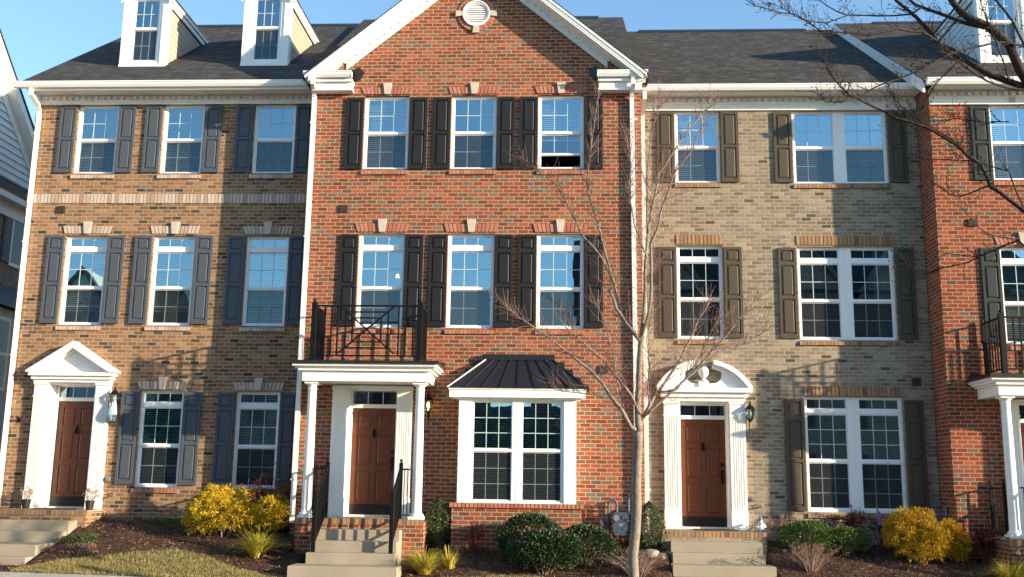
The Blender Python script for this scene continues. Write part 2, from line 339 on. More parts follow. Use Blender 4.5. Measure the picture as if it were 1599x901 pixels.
for t in (LAWN1, LAWN2):                         # turf patches lying on the slope
    mb = MB(); n = 60; vs = []
    for i in range(n+1):
        x = t[0][0]+(t[-1][0]-t[0][0])*i/n; ye = interp(x, t)
        for j in range(9):
            y = -2.41 + (ye+2.41)*j/8; vs.append((x, y, gz(x, y)+bumpy(x, y)*(1 if y > -2.3 else .3)+.012))
    mb.add(vs, [(i*9+j, (i+1)*9+j, (i+1)*9+j+1, i*9+j+1) for i in range(n) for j in range(8)]); struct('lawn', mb, TURF, True)
mb = MB()
for i in range(-14, 14):                         # sidewalk flags with joints
    x0, x1 = i*1.5, i*1.5+1.488
    mb.frustum([(x0,-3.95,-.5),(x1,-3.95,-.5),(x1,-2.42,-.5),(x0,-2.42,-.5)], [(x0,-3.95,gbase(x0)+.01),(x1,-3.95,gbase(x1)+.01),(x1,-2.42,gbase(x1)+.01),(x0,-2.42,gbase(x0)+.01)])
struct('sidewalk', mb, CONC2)
struct('tree_lawn', sheet(-22, 22, -6.1, -3.95, 40, 4, lambda x, y: gbase(x)-.02), TURF)
mb = MB()
for i in range(-8, 8):
    x0, x1 = i*3.0, i*3.0+2.99
    mb.frustum([(x0,-6.26,-.7),(x1,-6.26,-.7),(x1,-6.1,-.7),(x0,-6.1,-.7)], [(x0,-6.26,gbase(x0)-.02),(x1,-6.26,gbase(x1)-.02),(x1,-6.1,gbase(x1)-.02),(x0,-6.1,gbase(x0)-.02)])
struct('kerb', mb, CONC2)
struct('street', sheet(-60, 60, -17.5, -6.26, 60, 2, lambda x, y: gbase(x)-.16), ASPH)
struct('far_sidewalk', sheet(-60, 60, -21.5, -18.8, 60, 2, lambda x, y: gbase(x)-.03), CONC2)
struct('far_turf', sheet(-60, 60, -34, -17.5, 60, 2, lambda x, y: gbase(x)-.05), TURF)

# ------------------------------------------------------------------ house pieces
def units(mb, x0, x1, z0, z1, y, n, depth=.012, joint=.015, splay=0.0):
    """rowlock / soldier bricks set proud of a mortar bed"""
    w = (x1-x0)/n; xc = (x0+x1)/2; hw = (x1-x0)/2
    sp = lambda x: x + splay*(x-xc)/hw
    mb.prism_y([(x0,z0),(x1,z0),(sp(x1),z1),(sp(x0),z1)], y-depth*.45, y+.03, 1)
    for i in range(n):
        a, b = x0+i*w+joint/2, x0+(i+1)*w-joint/2; j = random.uniform(-.002, .002)
        mb.prism_y([(a,z0+.003),(b,z0+.003),(sp(b),z1-.003),(sp(a),z1-.003)], y-depth+j, y+.02, 0)
def shutter_mesh(h, panels, mat, w=.36):
    mb = MB(); T = .038
    mb.box(0, w, .0199, T, 0, h)
    hs = [(.052, w-.052, a, b) for a, b in panels]
    mb.holes(0, w, 0, h, 0, hs, .020)
    for a, b, c, d in ((0,0,0,h), (w,w,0,h)): mb.add([(a,0,0),(a,.0199,0),(a,.0199,h),(a,0,h)], [(0,1,2,3)])
    mb.add([(0,0,0),(w,0,0),(w,.0199,0),(0,.0199,0),(0,0,h),(w,0,h),(w,.0199,h),(0,.0199,h)], [(0,1,2,3),(4,5,6,7)])
    for x0, x1, z0, z1 in hs:
        o, i, e = .020, .042, .0195
        mb.frustum([(x0+o,e,z0+o),(x1-o,e,z0+o),(x1-o,e,z1-o),(x0+o,e,z1-o)], [(x0+i,.005,z0+i),(x1-i,.005,z0+i),(x1-i,.005,z1-i),(x0+i,.005,z1-i)])
    return mb.mesh('shutter', mat)
P3 = lambda h: [(.075, h*.5-.022), (h*.5+.022, h-.06)]
P2 = lambda h: [(.085, .80*h/1.87), (.86*h/1.87, 1.50*h/1.87), (1.575*h/1.87, h-.055)]
SH = {}
def shutter(root, x, z0, z1, y, kind, mat):
    k = (round(z1-z0, 2), kind, mat.name)
    if k not in SH: SH[k] = shutter_mesh(z1-z0, (P3 if kind == 3 else P2)(z1-z0), mat)
    return link('shutter', SH[k], (x, y-.042, z0), root)
WM = {}
def win_rects(kind, w, h, x=0.0):
    """(x0,x1,z0,z1,cols,rows,role) of the glass of one unit, z measured down from the top"""
    e = .068
    if kind == 'sash': r = [(.06, .745, 3, 2, 'u'), (.835, h-.055, 3, 2, 'l')]
    elif kind == 'raised': r = [(.06, .745, 3, 2, 'u'), (.835, 1.215, 3, 1, 'l')]
    elif kind == 'transom': r = [(.055, .215, 3, 1, 't'), (.36, 1.065, 3, 2, 'u'), (1.155, h-.07, 3, 2, 'l')]
    elif kind == 'tall': r = [(.055, .225, 3, 1, 't'), (.365, 1.215, 3, 3, 'u'), (1.31, h-.085, 3, 3, 'l')]
    elif kind == 'bay': r = [(.05, .90, 3, 3, 'u'), (.985, h-.05, 3, 3, 'l')]
    elif kind == 'dormer': r = [(.05, .70, 3, 2, 'u'), (.79, h-.05, 3, 2, 'l')]
    return [(x+e, x+w-e, h-b, h-a, c, rw, role) for a, b, c, rw, role in r]
def window(root, kind, x0, x1, z0, z1, y, units_n=1, blind=0, curtain=False, mull=.14, label=None):
    w, h = round(x1-x0, 3), round(z1-z0, 3); key = (kind, w, h, units_n)
    if key not in WM:
        uw = (w - mull*(units_n-1))/units_n; rs = []
        for i in range(units_n): rs += win_rects(kind, uw, h, i*(uw+mull))
        fr = MB(); g = .022; ops = []
        if kind == 'raised': ops = [(.068, w-.068, .05, h-1.27)]
        fr.holes(0, w, 0, h, 0, [(a-g, b+g, c-g, d+g) for a, b, c, d, *_ in rs] + ops, .03)
        fr.holes(.01, w-.01, .01, h-.01, .03, [(a, b, c, d) for a, b, c, d, *_ in rs] + ops, .035)
        for a, b in ((0, 0), (w, w)): fr.add([(a,0,0),(a,.10,0),(a,.10,h),(a,0,h)], [(0,1,2,3)])
        fr.add([(0,0,0),(w,0,0),(w,.1,0),(0,.1,0),(0,0,h),(w,0,h),(w,.1,h),(0,.1,h)], [(0,1,2,3),(4,5,6,7)])
        fr.box(-.012, w+.012, -.022, .02, -.03, .0)
        for i in range(1, units_n): xm = i*(uw+mull)-mull/2; fr.box(xm-.004, xm+.004, -.004, .0, 0, h)
        pu, pl, gr, sc = MB(), MB(), MB(), MB()
        for a, b, c, d, nc, nr, role in rs:
            yy = .045 if role != 'l' else .058
            (pl if role == 'l' else pu).add([(a-.01,yy,c-.01),(b+.01,yy,c-.01),(b+.01,yy,d+.01),(a-.01,yy,d+.01)], [(0,1,2,3)])
            for k in range(1, nc): xx = a+(b-a)*k/nc; gr.box(xx-.0068, xx+.0068, yy-.006, yy-.002, c, d)
            for k in range(1, nr): zz = c+(d-c)*k/nr; gr.box(a, b, yy-.0055, yy-.0025, zz-.0068, zz+.0068)
            if role == 'l' and kind != 'raised': sc.add([(a-.015,.036,c-.015),(b+.015,.036,c-.015),(b+.015,.036,d+.015),(a-.015,.036,d+.015)], [(0,1,2,3)])
        WM[key] = (fr.mesh('window', VINYL), pu.mesh('pane', GLASS), pl.mesh('pane', GLASSL), gr.mesh('grille', GRILLE), sc.mesh('screen', SCREEN) if sc.v else None)
    fr, pu, pl, gr, sc = WM[key]
    o = link('window', fr, (x0, y, z0), root)
    if label: o['label'] = label
    link('pane', pu, (x0, y, z0), o); link('pane', pl, (x0, y, z0), o); link('grille', gr, (x0, y, z0), o)
    if sc: link('screen', sc, (x0, y, z0), o)
    if blind:
        kb = ('blind', w, h, round(blind, 2))
        if kb not in WM:
            b = MB(); n = int(h*blind/.042)
            for i in range(n):
                z = h-.06-i*.042; b.add([(.03,.125,z-.012),(w-.03,.125,z-.012),(w-.03,.150,z+.016),(.03,.150,z+.016)], [(0,1,2,3)])
            b.box(.03, w-.03, .12, .155, h-.06-n*.042-.02, h-.06-n*.042); b.box(.03, w-.03, .115, .16, h-.07, h-.02)
            WM[kb] = b.mesh('blind', BLIND)
        link('blind', WM[kb], (x0, y, z0), o)
    if curtain:
        for a, b in ((.06, .36), (w-.36, w-.06)):
            c = MB(); n = 28; vs = []
            for i in range(n+1):
                t = i/n; xx = a+(b-a)*t; vs += [(x0+xx, y+.16+.03*math.sin(t*38), z0+.05), (x0+xx, y+.16+.025*math.sin(t*38+.3), z0+h-.03)]
            c.add(vs, [(2*i, 2*i+2, 2*i+3, 2*i+1) for i in range(n)])
            link('curtain', c.mesh('curtain', CURTAIN, (x0, y, z0), True), (x0, y, z0), o)
    return o
def lintel(root, x0, x1, z0, z1, y, mat, key=True, splay=.05, n=None):
    mb = MB(); n = n or round((x1-x0)/.078); units(mb, x0, x1, z0, z1, y, n, .018, splay=splay)
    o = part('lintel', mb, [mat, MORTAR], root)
    if key:
        xc = (x0+x1)/2; k = MB(); k.prism_y([(xc-.052, z0-.005), (xc+.052, z0-.005), (xc+.088, z1+.085), (xc-.088, z1+.085)], y-.05, y+.01)
        part('keystone', k, STONE, o)
    return o
def sill(root, x0, x1, z0, z1, y, mat):
    mb = MB(); n = round((x1-x0)/.076); w = (x1-x0)/n
    mb.box(x0+.004, x1-.004, y-.028, y+.06, z0+.004, z1-.006, 1)
    for i in range(n):
        a, b = x0+i*w+.005, x0+(i+1)*w-.005; d = random.uniform(-.003, .003)
        mb.frustum([(a,y-.036+d,z0),(b,y-.036+d,z0),(b,y+.05,z0),(a,y+.05,z0)], [(a,y-.032+d,z1-.012),(b,y-.032+d,z1-.012),(b,y+.05,z1+.002),(a,y+.05,z1+.002)])
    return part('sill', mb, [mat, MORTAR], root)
def rowlock(root, x0, x1, z0, z1, y, mat, name='brick_course', depth=.008):
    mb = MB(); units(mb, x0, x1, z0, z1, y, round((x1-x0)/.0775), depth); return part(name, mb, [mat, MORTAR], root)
def shell(root, x0, x1, y, yb, zb, zt, openings, mat, extra=None, partition=True):
    mb = MB(); mb.holes(x0, x1, zb, zt, y, openings, .12, 0)
    mb.add([(x0,y,zb),(x0,yb,zb),(x0,yb,zt),(x0,y,zt)], [(0,1,2,3)]); mb.add([(x1,y,zb),(x1,yb,zb),(x1,yb,zt),(x1,y,zt)], [(3,2,1,0)])
    mb.add([(x0,yb,zb),(x1,yb,zb),(x1,yb,zt),(x0,yb,zt)], [(3,2,1,0)])
    if partition:
        mb.add([(x0+.02,y+3,zb),(x1-.02,y+3,zb),(x1-.02,y+3,zt),(x0+.02,y+3,zt)], [(0,1,2,3)], 1)
        for z in (zb+.4, 4.1, 7.25, zt-.02): mb.add([(x0+.02,y+.13,z),(x1-.02,y+.13,z),(x1-.02,y+3,z),(x0+.02,y+3,z)], [(0,1,2,3)], 1)
        for xm in (x0+.02, (x0+x1)/2, x1-.02): mb.add([(xm,y+.13,zb),(xm,y+3,zb),(xm,y+3,zt),(xm,y+.13,zt)], [(0,1,2,3)], 1)
    if extra: extra(mb)
    return part('brick_wall', mb, [mat, ROOM], root, recalc=False)
def gutter(root, x0, x1, yf, z0, z1):
    h = z1-z0; mb = MB()
    mb.prism_x([(yf+.05, z0), (yf+.13, z0), (yf+.13, z1), (yf+.118, z1), (yf+.118, z0+.012), (yf+.055, z0+.012), (yf+.03, z0+h*.5), (yf+.012, z1-.012), (yf+.012, z1-.004), (yf, z1), (yf, z1-.022), (yf+.012, z1-.035), (yf+.018, z0+h*.45)], x0, x1)
    mb.box(x0, x0+.004, yf+.02, yf+.125, z0+.006, z1-.01); mb.box(x1-.004, x1, yf+.02, yf+.125, z0+.006, z1-.01)
    return part('gutter', mb, VINYL, root)
def cornice(root, x0, x1, y, yf, zs, zf, dent=True, ends=True):
    """soffit at zs from the wall y out to yf, frieze board down to zf with dentils"""
    mb = MB(); mb.box(x0, x1, yf, y+.05, zs, zs+.03); mb.box(x0, x1, yf-.012, yf+.012, zs-.035, zs+.10)
    n = int((x1-x0)/.10)
    for i in range(n): mb.box(x0+i*.1+.004, x0+i*.1+.012, yf+.02, y-.06, zs-.004, zs)
    mb.box(x0, x1, y-.028, y-.003, zf, zs); mb.box(x0, x1, y-.05, y-.028, zf+.03, zf+.055) if False else None
    mb.box(x0, x1, y-.040, y-.028, zf, zf+.02)
    mb.prism_x([(y-.028, zs-.17), (y-.06, zs-.13), (y-.06, zs-.118), (y-.028, zs-.118)], x0, x1)
    if dent:
        k = int((x1-x0)/.142)
        for i in range(k): a = x0+.03+i*.142; mb.box(a, a+.075, y-.075, y-.029, zs-.112, zs-.03)
    return part('cornice', mb, WHITE, root)
def downspout(root, pts, w=.085):
    mb = MB(); mb.tube(pts, w*.70, 4, rot=math.pi/4, flat=.85)
    for z in np.arange(pts[-1][2]+.8, pts[-2][2] if len(pts) < 4 else pts[-2][2]-.3, 2.4):
        x, y = pts[-1][0], pts[-1][1]; mb.box(x-.06, x+.06, y-.042, y-.036, z, z+.03)
    return part('downspout', mb, VINYL, root)
def roof_main(root, x0, x1, yf, zf, yr, zr, mat=None, vent=True, rake=False):
    yb = 2*yr-yf; mb = MB(); t = .16
    mb.prism_x([(yf, zf), (yr, zr), (yb, zf), (yb, zf-t*.4), (yr, zr-t), (yf, zf-t*.4)], x0, x1)
    o = part('roof', mb, mat or ROOF, root)
    s = (zr-zf)/(yr-yf)
    if vent:
        v = MB(); v.prism_x([(yr-.17, zr-.17*s+.035), (yr, zr+.045), (yr+.17, zr-.17*s+.035), (yr+.17, zr-.17*s-.02), (yr-.17, zr-.17*s-.02)], x0+vent[0], x1-vent[1]); part('ridge_vent', v, METALROOF, o)
    if rake:
        v = MB(); v.prism_x([(yf+.02, zf-.012), (yr, zr-.012), (yr, zr-.27), (yf+.02, zf-.27)], x0-.018, x0+.03); part('rake_board', v, WHITE, o)
    return o
def panel_door(root, x0, x1, z0, z1, y, knob=1, knocker=True):
    w, h = x1-x0, z1-z0; mb = MB(); s = .115; m = .10; r = .12
    xa, xb, xc, xd = x0+s, x0+w/2-m/2, x0+w/2+m/2, x1-s
    zs = [(z0+.26, z0+.83), (z0+.95, z0+1.52), (z0+1.64, z1-.13)]
    hs = [(a, b, c, d) for a, b in ((xa, xb), (xc, xd)) for c, d in zs]
    mb.holes(x0, x1, z0, z1, y, hs, .014); mb.box(x0, x1, y+.014, y+.045, z0, z1)
    for a, b, c, d in hs:
        o, i = .014, .040
        mb.frustum([(a+o,y+.0135,c+o),(b-o,y+.0135,c+o),(b-o,y+.0135,d-o),(a+o,y+.0135,d-o)], [(a+i,y+.003,c+i),(b-i,y+.003,c+i),(b-i,y+.003,d-i),(a+i,y+.003,d-i)])
    o = part('door', mb, DOORM, root)
    k = MB(); k.box(x0+.01, x1-.01, y-.006, y-.001, z0+.01, z0+.20); part('kick_plate', k, KICK, o)
    if knocker:
        k = MB(); xm = (x0+x1)/2; z = z0+1.56
        k.prism_y([(xm, z-.10), (xm+.03, z-.05), (xm+.035, z+.02), (xm+.015, z+.08), (xm, z+.10), (xm-.015, z+.08), (xm-.035, z+.02), (xm-.03, z-.05)], y-.012, y-.001)
        k.tube([(xm-.025, y-.02, z+.02), (xm-.03, y-.03, z-.05), (xm, y-.034, z-.085), (xm+.03, y-.03, z-.05), (xm+.025, y-.02, z+.02)], .008, 6); part('knocker', k, IRON, o)
    if knob:
        k = MB(); xk = x1-.07 if knob > 0 else x0+.07
        k.box(xk-.03, xk+.03, y-.014, y-.001, z0+.84, z0+1.10); k.tube([(xk, y-.02, z0+.87), (xk, y-.06, z0+.90), (xk, y-.06, z0+1.03), (xk, y-.02, z0+1.07)], .011, 6)
        k.tube([(xk, y-.001, z0+1.21), (xk, y-.03, z0+1.21)], .032, 12); part('handle', k, IRON, o)
    return o
def door_frame(root, x0, x1, z0, z1, y0, y, ztr0, ztr1, xd0, xd1):
    """jambs, head, threshold and three-light transom between y0 (outer face) and y (door face)"""
    mb = MB()
    mb.box(x0, x0+.025, y0, y+.04, z0, z1); mb.box(x1-.025, x1, y0, y+.04, z0, z1); mb.box(x0+.025, x1-.025, y0, y+.04, z1-.03, z1)
    mb.box(x0+.025, xd0, y-.035, y+.04, z0, z1-.03); mb.box(xd1, x1-.025, y-.035, y+.04, z0, z1-.03)
    mb.box(xd0, xd1, y-.05, y+.04, ztr0-.075, ztr0); mb.box(xd0, xd1, y-.035, y+.04, ztr1, z1-.03); mb.box(xd0, xd1, y-.12, y+.04, z0-.01, z0+.035)
    o = part('door_frame', mb, WHITE, root)
    p = MB(); p.add([(xd0,y,ztr0),(xd1,y,ztr0),(xd1,y,ztr1),(xd0,y,ztr1)], [(0,1,2,3)]); part('pane', p, GLASSL, o)
    g = MB()
    for k in (1, 2): xx = xd0+(xd1-xd0)*k/3; g.box(xx-.008, xx+.008, y-.012, y-.002, ztr0, ztr1)
    part('grille', g, GRILLE, o); return o
def pilaster(parent, x0, x1, z0, z1, y, dep, plinth=.36, cap=.30):
    mb = MB(); w = x1-x0; n = 5
    mb.box(x0-.012, x1+.012, y-dep-.014, y, z0, z0+plinth); mb.box(x0-.02, x1+.02, y-dep-.022, y, z0+plinth-.03, z0+plinth-.005) if False else None
    hs = [(x0+.035+(w-.07)*(k+.22)/n, x0+.035+(w-.07)*(k+.72)/n, z0+plinth+.04, z1-cap-.03) for k in range(n)]
    mb.holes(x0, x1, z0+plinth, z1-cap, y-dep, hs, .012)
    mb.box(x0+.004, x1-.004, y-dep+.0119, y, z0+plinth, z1-cap); 
    for a in (x0, x1): mb.add([(a,y-dep,z0+plinth),(a,y,z0+plinth),(a,y,z1-cap),(a,y-dep,z1-cap)], [(0,1,2,3)])
    mb.box(x0-.012, x1+.012, y-dep-.012, y, z1-cap, z1-cap+.035); mb.box(x0, x1, y-dep, y, z1-cap+.035, z1-.05); mb.box(x0-.015, x1+.015, y-dep-.016, y, z1-.05, z1)
    return part('pilaster', mb, WHITE, parent)
def column(parent, x, y, z0, z1, r=.092):
    mb = MB(); mb.box(x-.135, x+.135, y-.135, y+.135, z0, z0+.05); mb.box(x-.125, x+.125, y-.125, y+.125, z1-.045, z1)
    prof = [(.128, z0+.05), (.133, z0+.07), (.128, z0+.09), (.105, z0+.10), (.103, z0+.12), (r, z0+.14)]
    H = z1-z0
    for i in range(1, 9): t = i/9; prof.append((r*(1-.16*t**1.8), z0+.14+(H-.30)*t))
    prof += [(r*.84, z1-.155), (r*.96, z1-.15), (r*.96, z1-.13), (r*.84, z1-.125), (r*.86, z1-.09), (.115, z1-.06), (.118, z1-.045)]
    mb.lathe(x, y, prof, 24); o = part('column', mb, WHITE, parent)
    return o
def smooth_angle(o, ang=40):
    me = o.data; me.polygons.foreach_set('use_smooth', [True]*len(me.polygons))
    b = bmesh.new(); b.from_mesh(me)
    for e in b.edges:
        if len(e.link_faces) == 2 and e.calc_face_angle(0) > R(ang): e.smooth = False
    b.to_mesh(me); b.free(); return o
def vent_cover(root, x, z, y, name='wall_vent'):
    mb = MB(); mb.box(x-.085, x+.085, y-.03, y, z-.075, z+.075)
    for k in range(4): mb.box(x-.07, x+.07, y-.04, y-.03, z-.06+k*.032, z-.042+k*.032)
    return part(name, mb, VENTM, root)
def house(label, loc): return thing('brick_townhouse', label, 'house', loc, 'brick townhouses in the row')
# ------------------------------------------------------------------ left townhouse (tan brick)
Y2 = .73
LH = house('tan brick townhouse with slate grey shutters and a triangular door pediment', (-8.4, Y2, .78))
wx = [(-10.58, -9.68), (-8.69, -7.79), (-6.70, -5.80)]
ops = [(a, b, 7.99, 9.54) for a, b in wx] + [(a, b, 4.71, 6.62) for a, b in wx] + [(a, b, 1.42, 3.36) for a, b in wx[1:]] + [(-10.61, -9.59, .97, 3.50)]
shell(LH, -11.53, -5.27, Y2, 11.7, .2, 9.76, ops, L_BRICK, lambda m: [m.add([(x, Y2, 9.76), (x, 11.7, 9.76), (x, 6.23, 13.75)], [(0,1,2)]) for x in (-11.53,)])
for i, (a, b) in enumerate(wx):
    window(LH, 'sash', a, b, 7.99, 9.54, Y2+.06, blind=1); window(LH, 'transom', a, b, 4.71, 6.62, Y2+.06, blind=(.8 if i < 2 else 1))
    if i: window(LH, 'transom', a, b, 1.42, 3.36, Y2+.06, blind=.86)
    xl, xr = (a-.38, b+.025)
    for x in (xl, xr):
        shutter(LH, x, 8.0, 9.50, Y2, 3, SLATE); shutter(LH, x, 4.74, 6.61, Y2, 2, SLATE)
        if i: shutter(LH, x, 1.47, 3.33, Y2, 2, SLATE)
    lintel(LH, a-.04, b+.04, 6.66, 6.83, Y2, U_PALE); sill(LH, a-.03, b+.03, 4.60, 4.69, Y2, U_PALE); sill(LH, a-.03, b+.03, 7.87, 7.96, Y2, U_PALE)
    if i: lintel(LH, a-.04, b+.04, 3.385, 3.55, Y2, U_PALE); sill(LH, a-.03, b+.03, 1.31, 1.40, Y2, U_RED)
rowlock(LH, -11.53, -5.28, 7.325, 7.535, Y2, U_PALE, depth=.014)
cornice(LH, -11.53, -5.27, Y2, .30, 9.735, 9.53)
gutter(LH, -11.80, -5.36, .17, 9.745, 9.865)
downspout(LH, [(-11.42, .26, 9.74), (-11.42, .26, 9.60), (-11.38, .50, 9.46), (-11.40, .62, 9.36), (-11.41, .655, 9.28), (-11.41, .655, .85)])
roof_main(LH, -11.75, -5.28, .30, 9.885, 6.23, 13.94, vent=(.9, .25))
vent_cover(LH, -10.74, 7.185, Y2)
mb = MB(); mb.box(-9.27, -9.17, Y2-.05, Y2, 1.53, 1.61); mb.tube([(-9.22, Y2-.05, 1.57), (-9.22, Y2-.075, 1.57)], .03, 8); part('outlet_cover', mb, ALU, LH)
def spigot(root, x, z, y):
    mb = MB(); mb.tube([(x, y, z), (x, y-.10, z), (x+.02, y-.14, z-.04)], .016, 8); mb.tube([(x, y-.06, z), (x, y-.06, z+.05)], .008, 6); mb.tube([(x, y-.06, z+.05), (x, y-.06, z+.06)], .035, 10); part('spigot', mb, ALU, root)
spigot(LH, -9.04, 1.25, Y2)
mb = MB(); mb.box(-11.22, -11.16, Y2-.02, Y2, 2.68, 2.78); mb.tube([(-11.19, Y2-.02, 2.73), (-11.16, Y2-.15, 2.79)], .018, 6); mb.tube([(-11.19, Y2-.02, 2.73), (-11.26, Y2-.1, 2.72)], .014, 6); part('flag_bracket', mb, IRON, LH)
# doorway with pediment
mb = MB(); y = Y2
mb.box(-10.90, -9.29, y-.14, y-.003, 3.50, 3.56); mb.box(-10.94, -9.25, y-.18, y-.003, 3.56, 3.63); mb.box(-10.98, -9.20, y-.23, y-.003, 3.63, 3.70)
mb.prism_y([(-10.88, 3.70), (-9.30, 3.70), (-10.09, 4.21)], y-.07, y-.003)
for s in (1, -1):
    q = [(-10.09, 4.20), (-10.09, 4.345), (-10.09+s*.945, 3.735), (-10.09+s*.945, 3.70), (-10.09+s*.80, 3.70)]
    mb.prism_y(q if s < 0 else q[::-1], y-.25, y-.003)
    q = [(-10.09, 4.16), (-10.09, 4.205), (-10.09+s*.80, 3.702), (-10.09+s*.72, 3.702)]; mb.prism_y(q if s < 0 else q[::-1], y-.13, y-.003)
ds = part('door_pediment', mb, WHITE, LH)
pilaster(ds, -10.88, -10.61, .97, 3.50, y-.003, .11); pilaster(ds, -9.59, -9.31, .97, 3.50, y-.003, .11)
door_frame(LH, -10.61, -9.59, .97, 3.50, y-.09, 1.02, 3.22, 3.44, -10.53, -9.67)
panel_door(LH, -10.53, -9.67, 1.005, 3.14, 1.02)
def dormer(root, x0, x1, yf, zb, ze, mat, slope=.688):
    """gabled wall dormer: front at yf, eaves at ze, meets the main roof behind"""
    xc = (x0+x1)/2; yb = yf+(ze-zb)/slope; pk = .80; w = x1-x0
    mb = MB()
    for x in (x0+.03, x1-.03): mb.add([(x, yf+.05, zb-.1), (x, yf+.05, ze), (x, yb+.25, ze), ], [(0,1,2)])
    n = int((ze-zb)/.15)                          # lap siding on the two cheeks
    for s, x in ((-1, x0+.03), (1, x1-.03)):
        for k in range(n+1):
            z0, z1 = zb+k*.15, min(zb+(k+1)*.15+.012, ze); y1 = yf+(z0-zb)/slope+.12
            mb.add([(x+s*.018, yf+.04, z0), (x+s*.018, yb+.3, z0), (x+s*.006, yb+.3, z1), (x+s*.006, yf+.04, z1)], [(0,1,2,3)])
    o = part('dormer', mb, mat, root)
    f = MB(); ww = .66
    f.holes(x0, x1, zb, ze+.05, yf, [(xc-ww/2, xc+ww/2, zb+.13, zb+1.68)], .1)
    f.add([(x0, yf, ze+.05), (x1, yf, ze+.05), (xc, yf, ze+.05+pk*w/2)], [(0,1,2)])
    f.box(x0-.012, x0+.12, yf-.025, yf+.16, zb-.02, ze); f.box(x1-.12, x1+.012, yf-.025, yf+.16, zb-.02, ze); f.box(x0-.02, x1+.02, yf-.035, yf, zb-.03, zb+.05)
    part('dormer_front', f, WHITE, o)
    r = MB(); e = .07
    top = lambda x: ze+.06+pk*(w/2+e-abs(x-xc))-.02
    for s in (-1, 1):
        xe = xc+s*(w/2+e); q = [(xe, top(xe)), (xc, top(xc)), (xc, top(xc)-.07), (xe, top(xe)-.07)]
        r.prism_y(q if s > 0 else q[::-1], yf-.10, yb+1.6, 1)
        q = [(xe, top(xe)-.03), (xc, top(xc)-.03), (xc, top(xc)-.21), (xe, top(xe)-.21)]; r.prism_y(q if s > 0 else q[::-1], yf-.085, yf-.05, 0)
        a, b = sorted((xe, xc+s*(w/2-.02))); r.box(a, b, yf-.05, yb+.55, top(xe)-.14, top(xe)-.075, 0)          # soffit and eave fascia
        a, b = sorted((xc+s*(w/2+.008), xc+s*(w/2+.035))); r.box(a, b, yf+.16, yb+.3, top(xe)-.26, top(xe)-.14, 0)
    part('dormer_roof', r, [WHITE, ROOF], o)
    # window sits in the front
    wd = window(root, 'dormer', xc-ww/2, xc+ww/2, zb+.13, zb+1.68, yf+.03, blind=0); wd.parent = o; wd.location = WL[wd]-WL[o]
    return o
def flatten_dormer_window(o):
    # keep to thing > part > sub-part: the window's pieces become the dormer's own sub-parts
    for c in list(o.children):
        for g in list(c.children): g.parent = o; g.location = WL[g]-WL[o]
for a, b in ((-10.21, -9.18), (-7.39, -6.34)): flatten_dormer_window(dormer(LH, a, b, 1.68, 10.82, 12.53, SIDING))

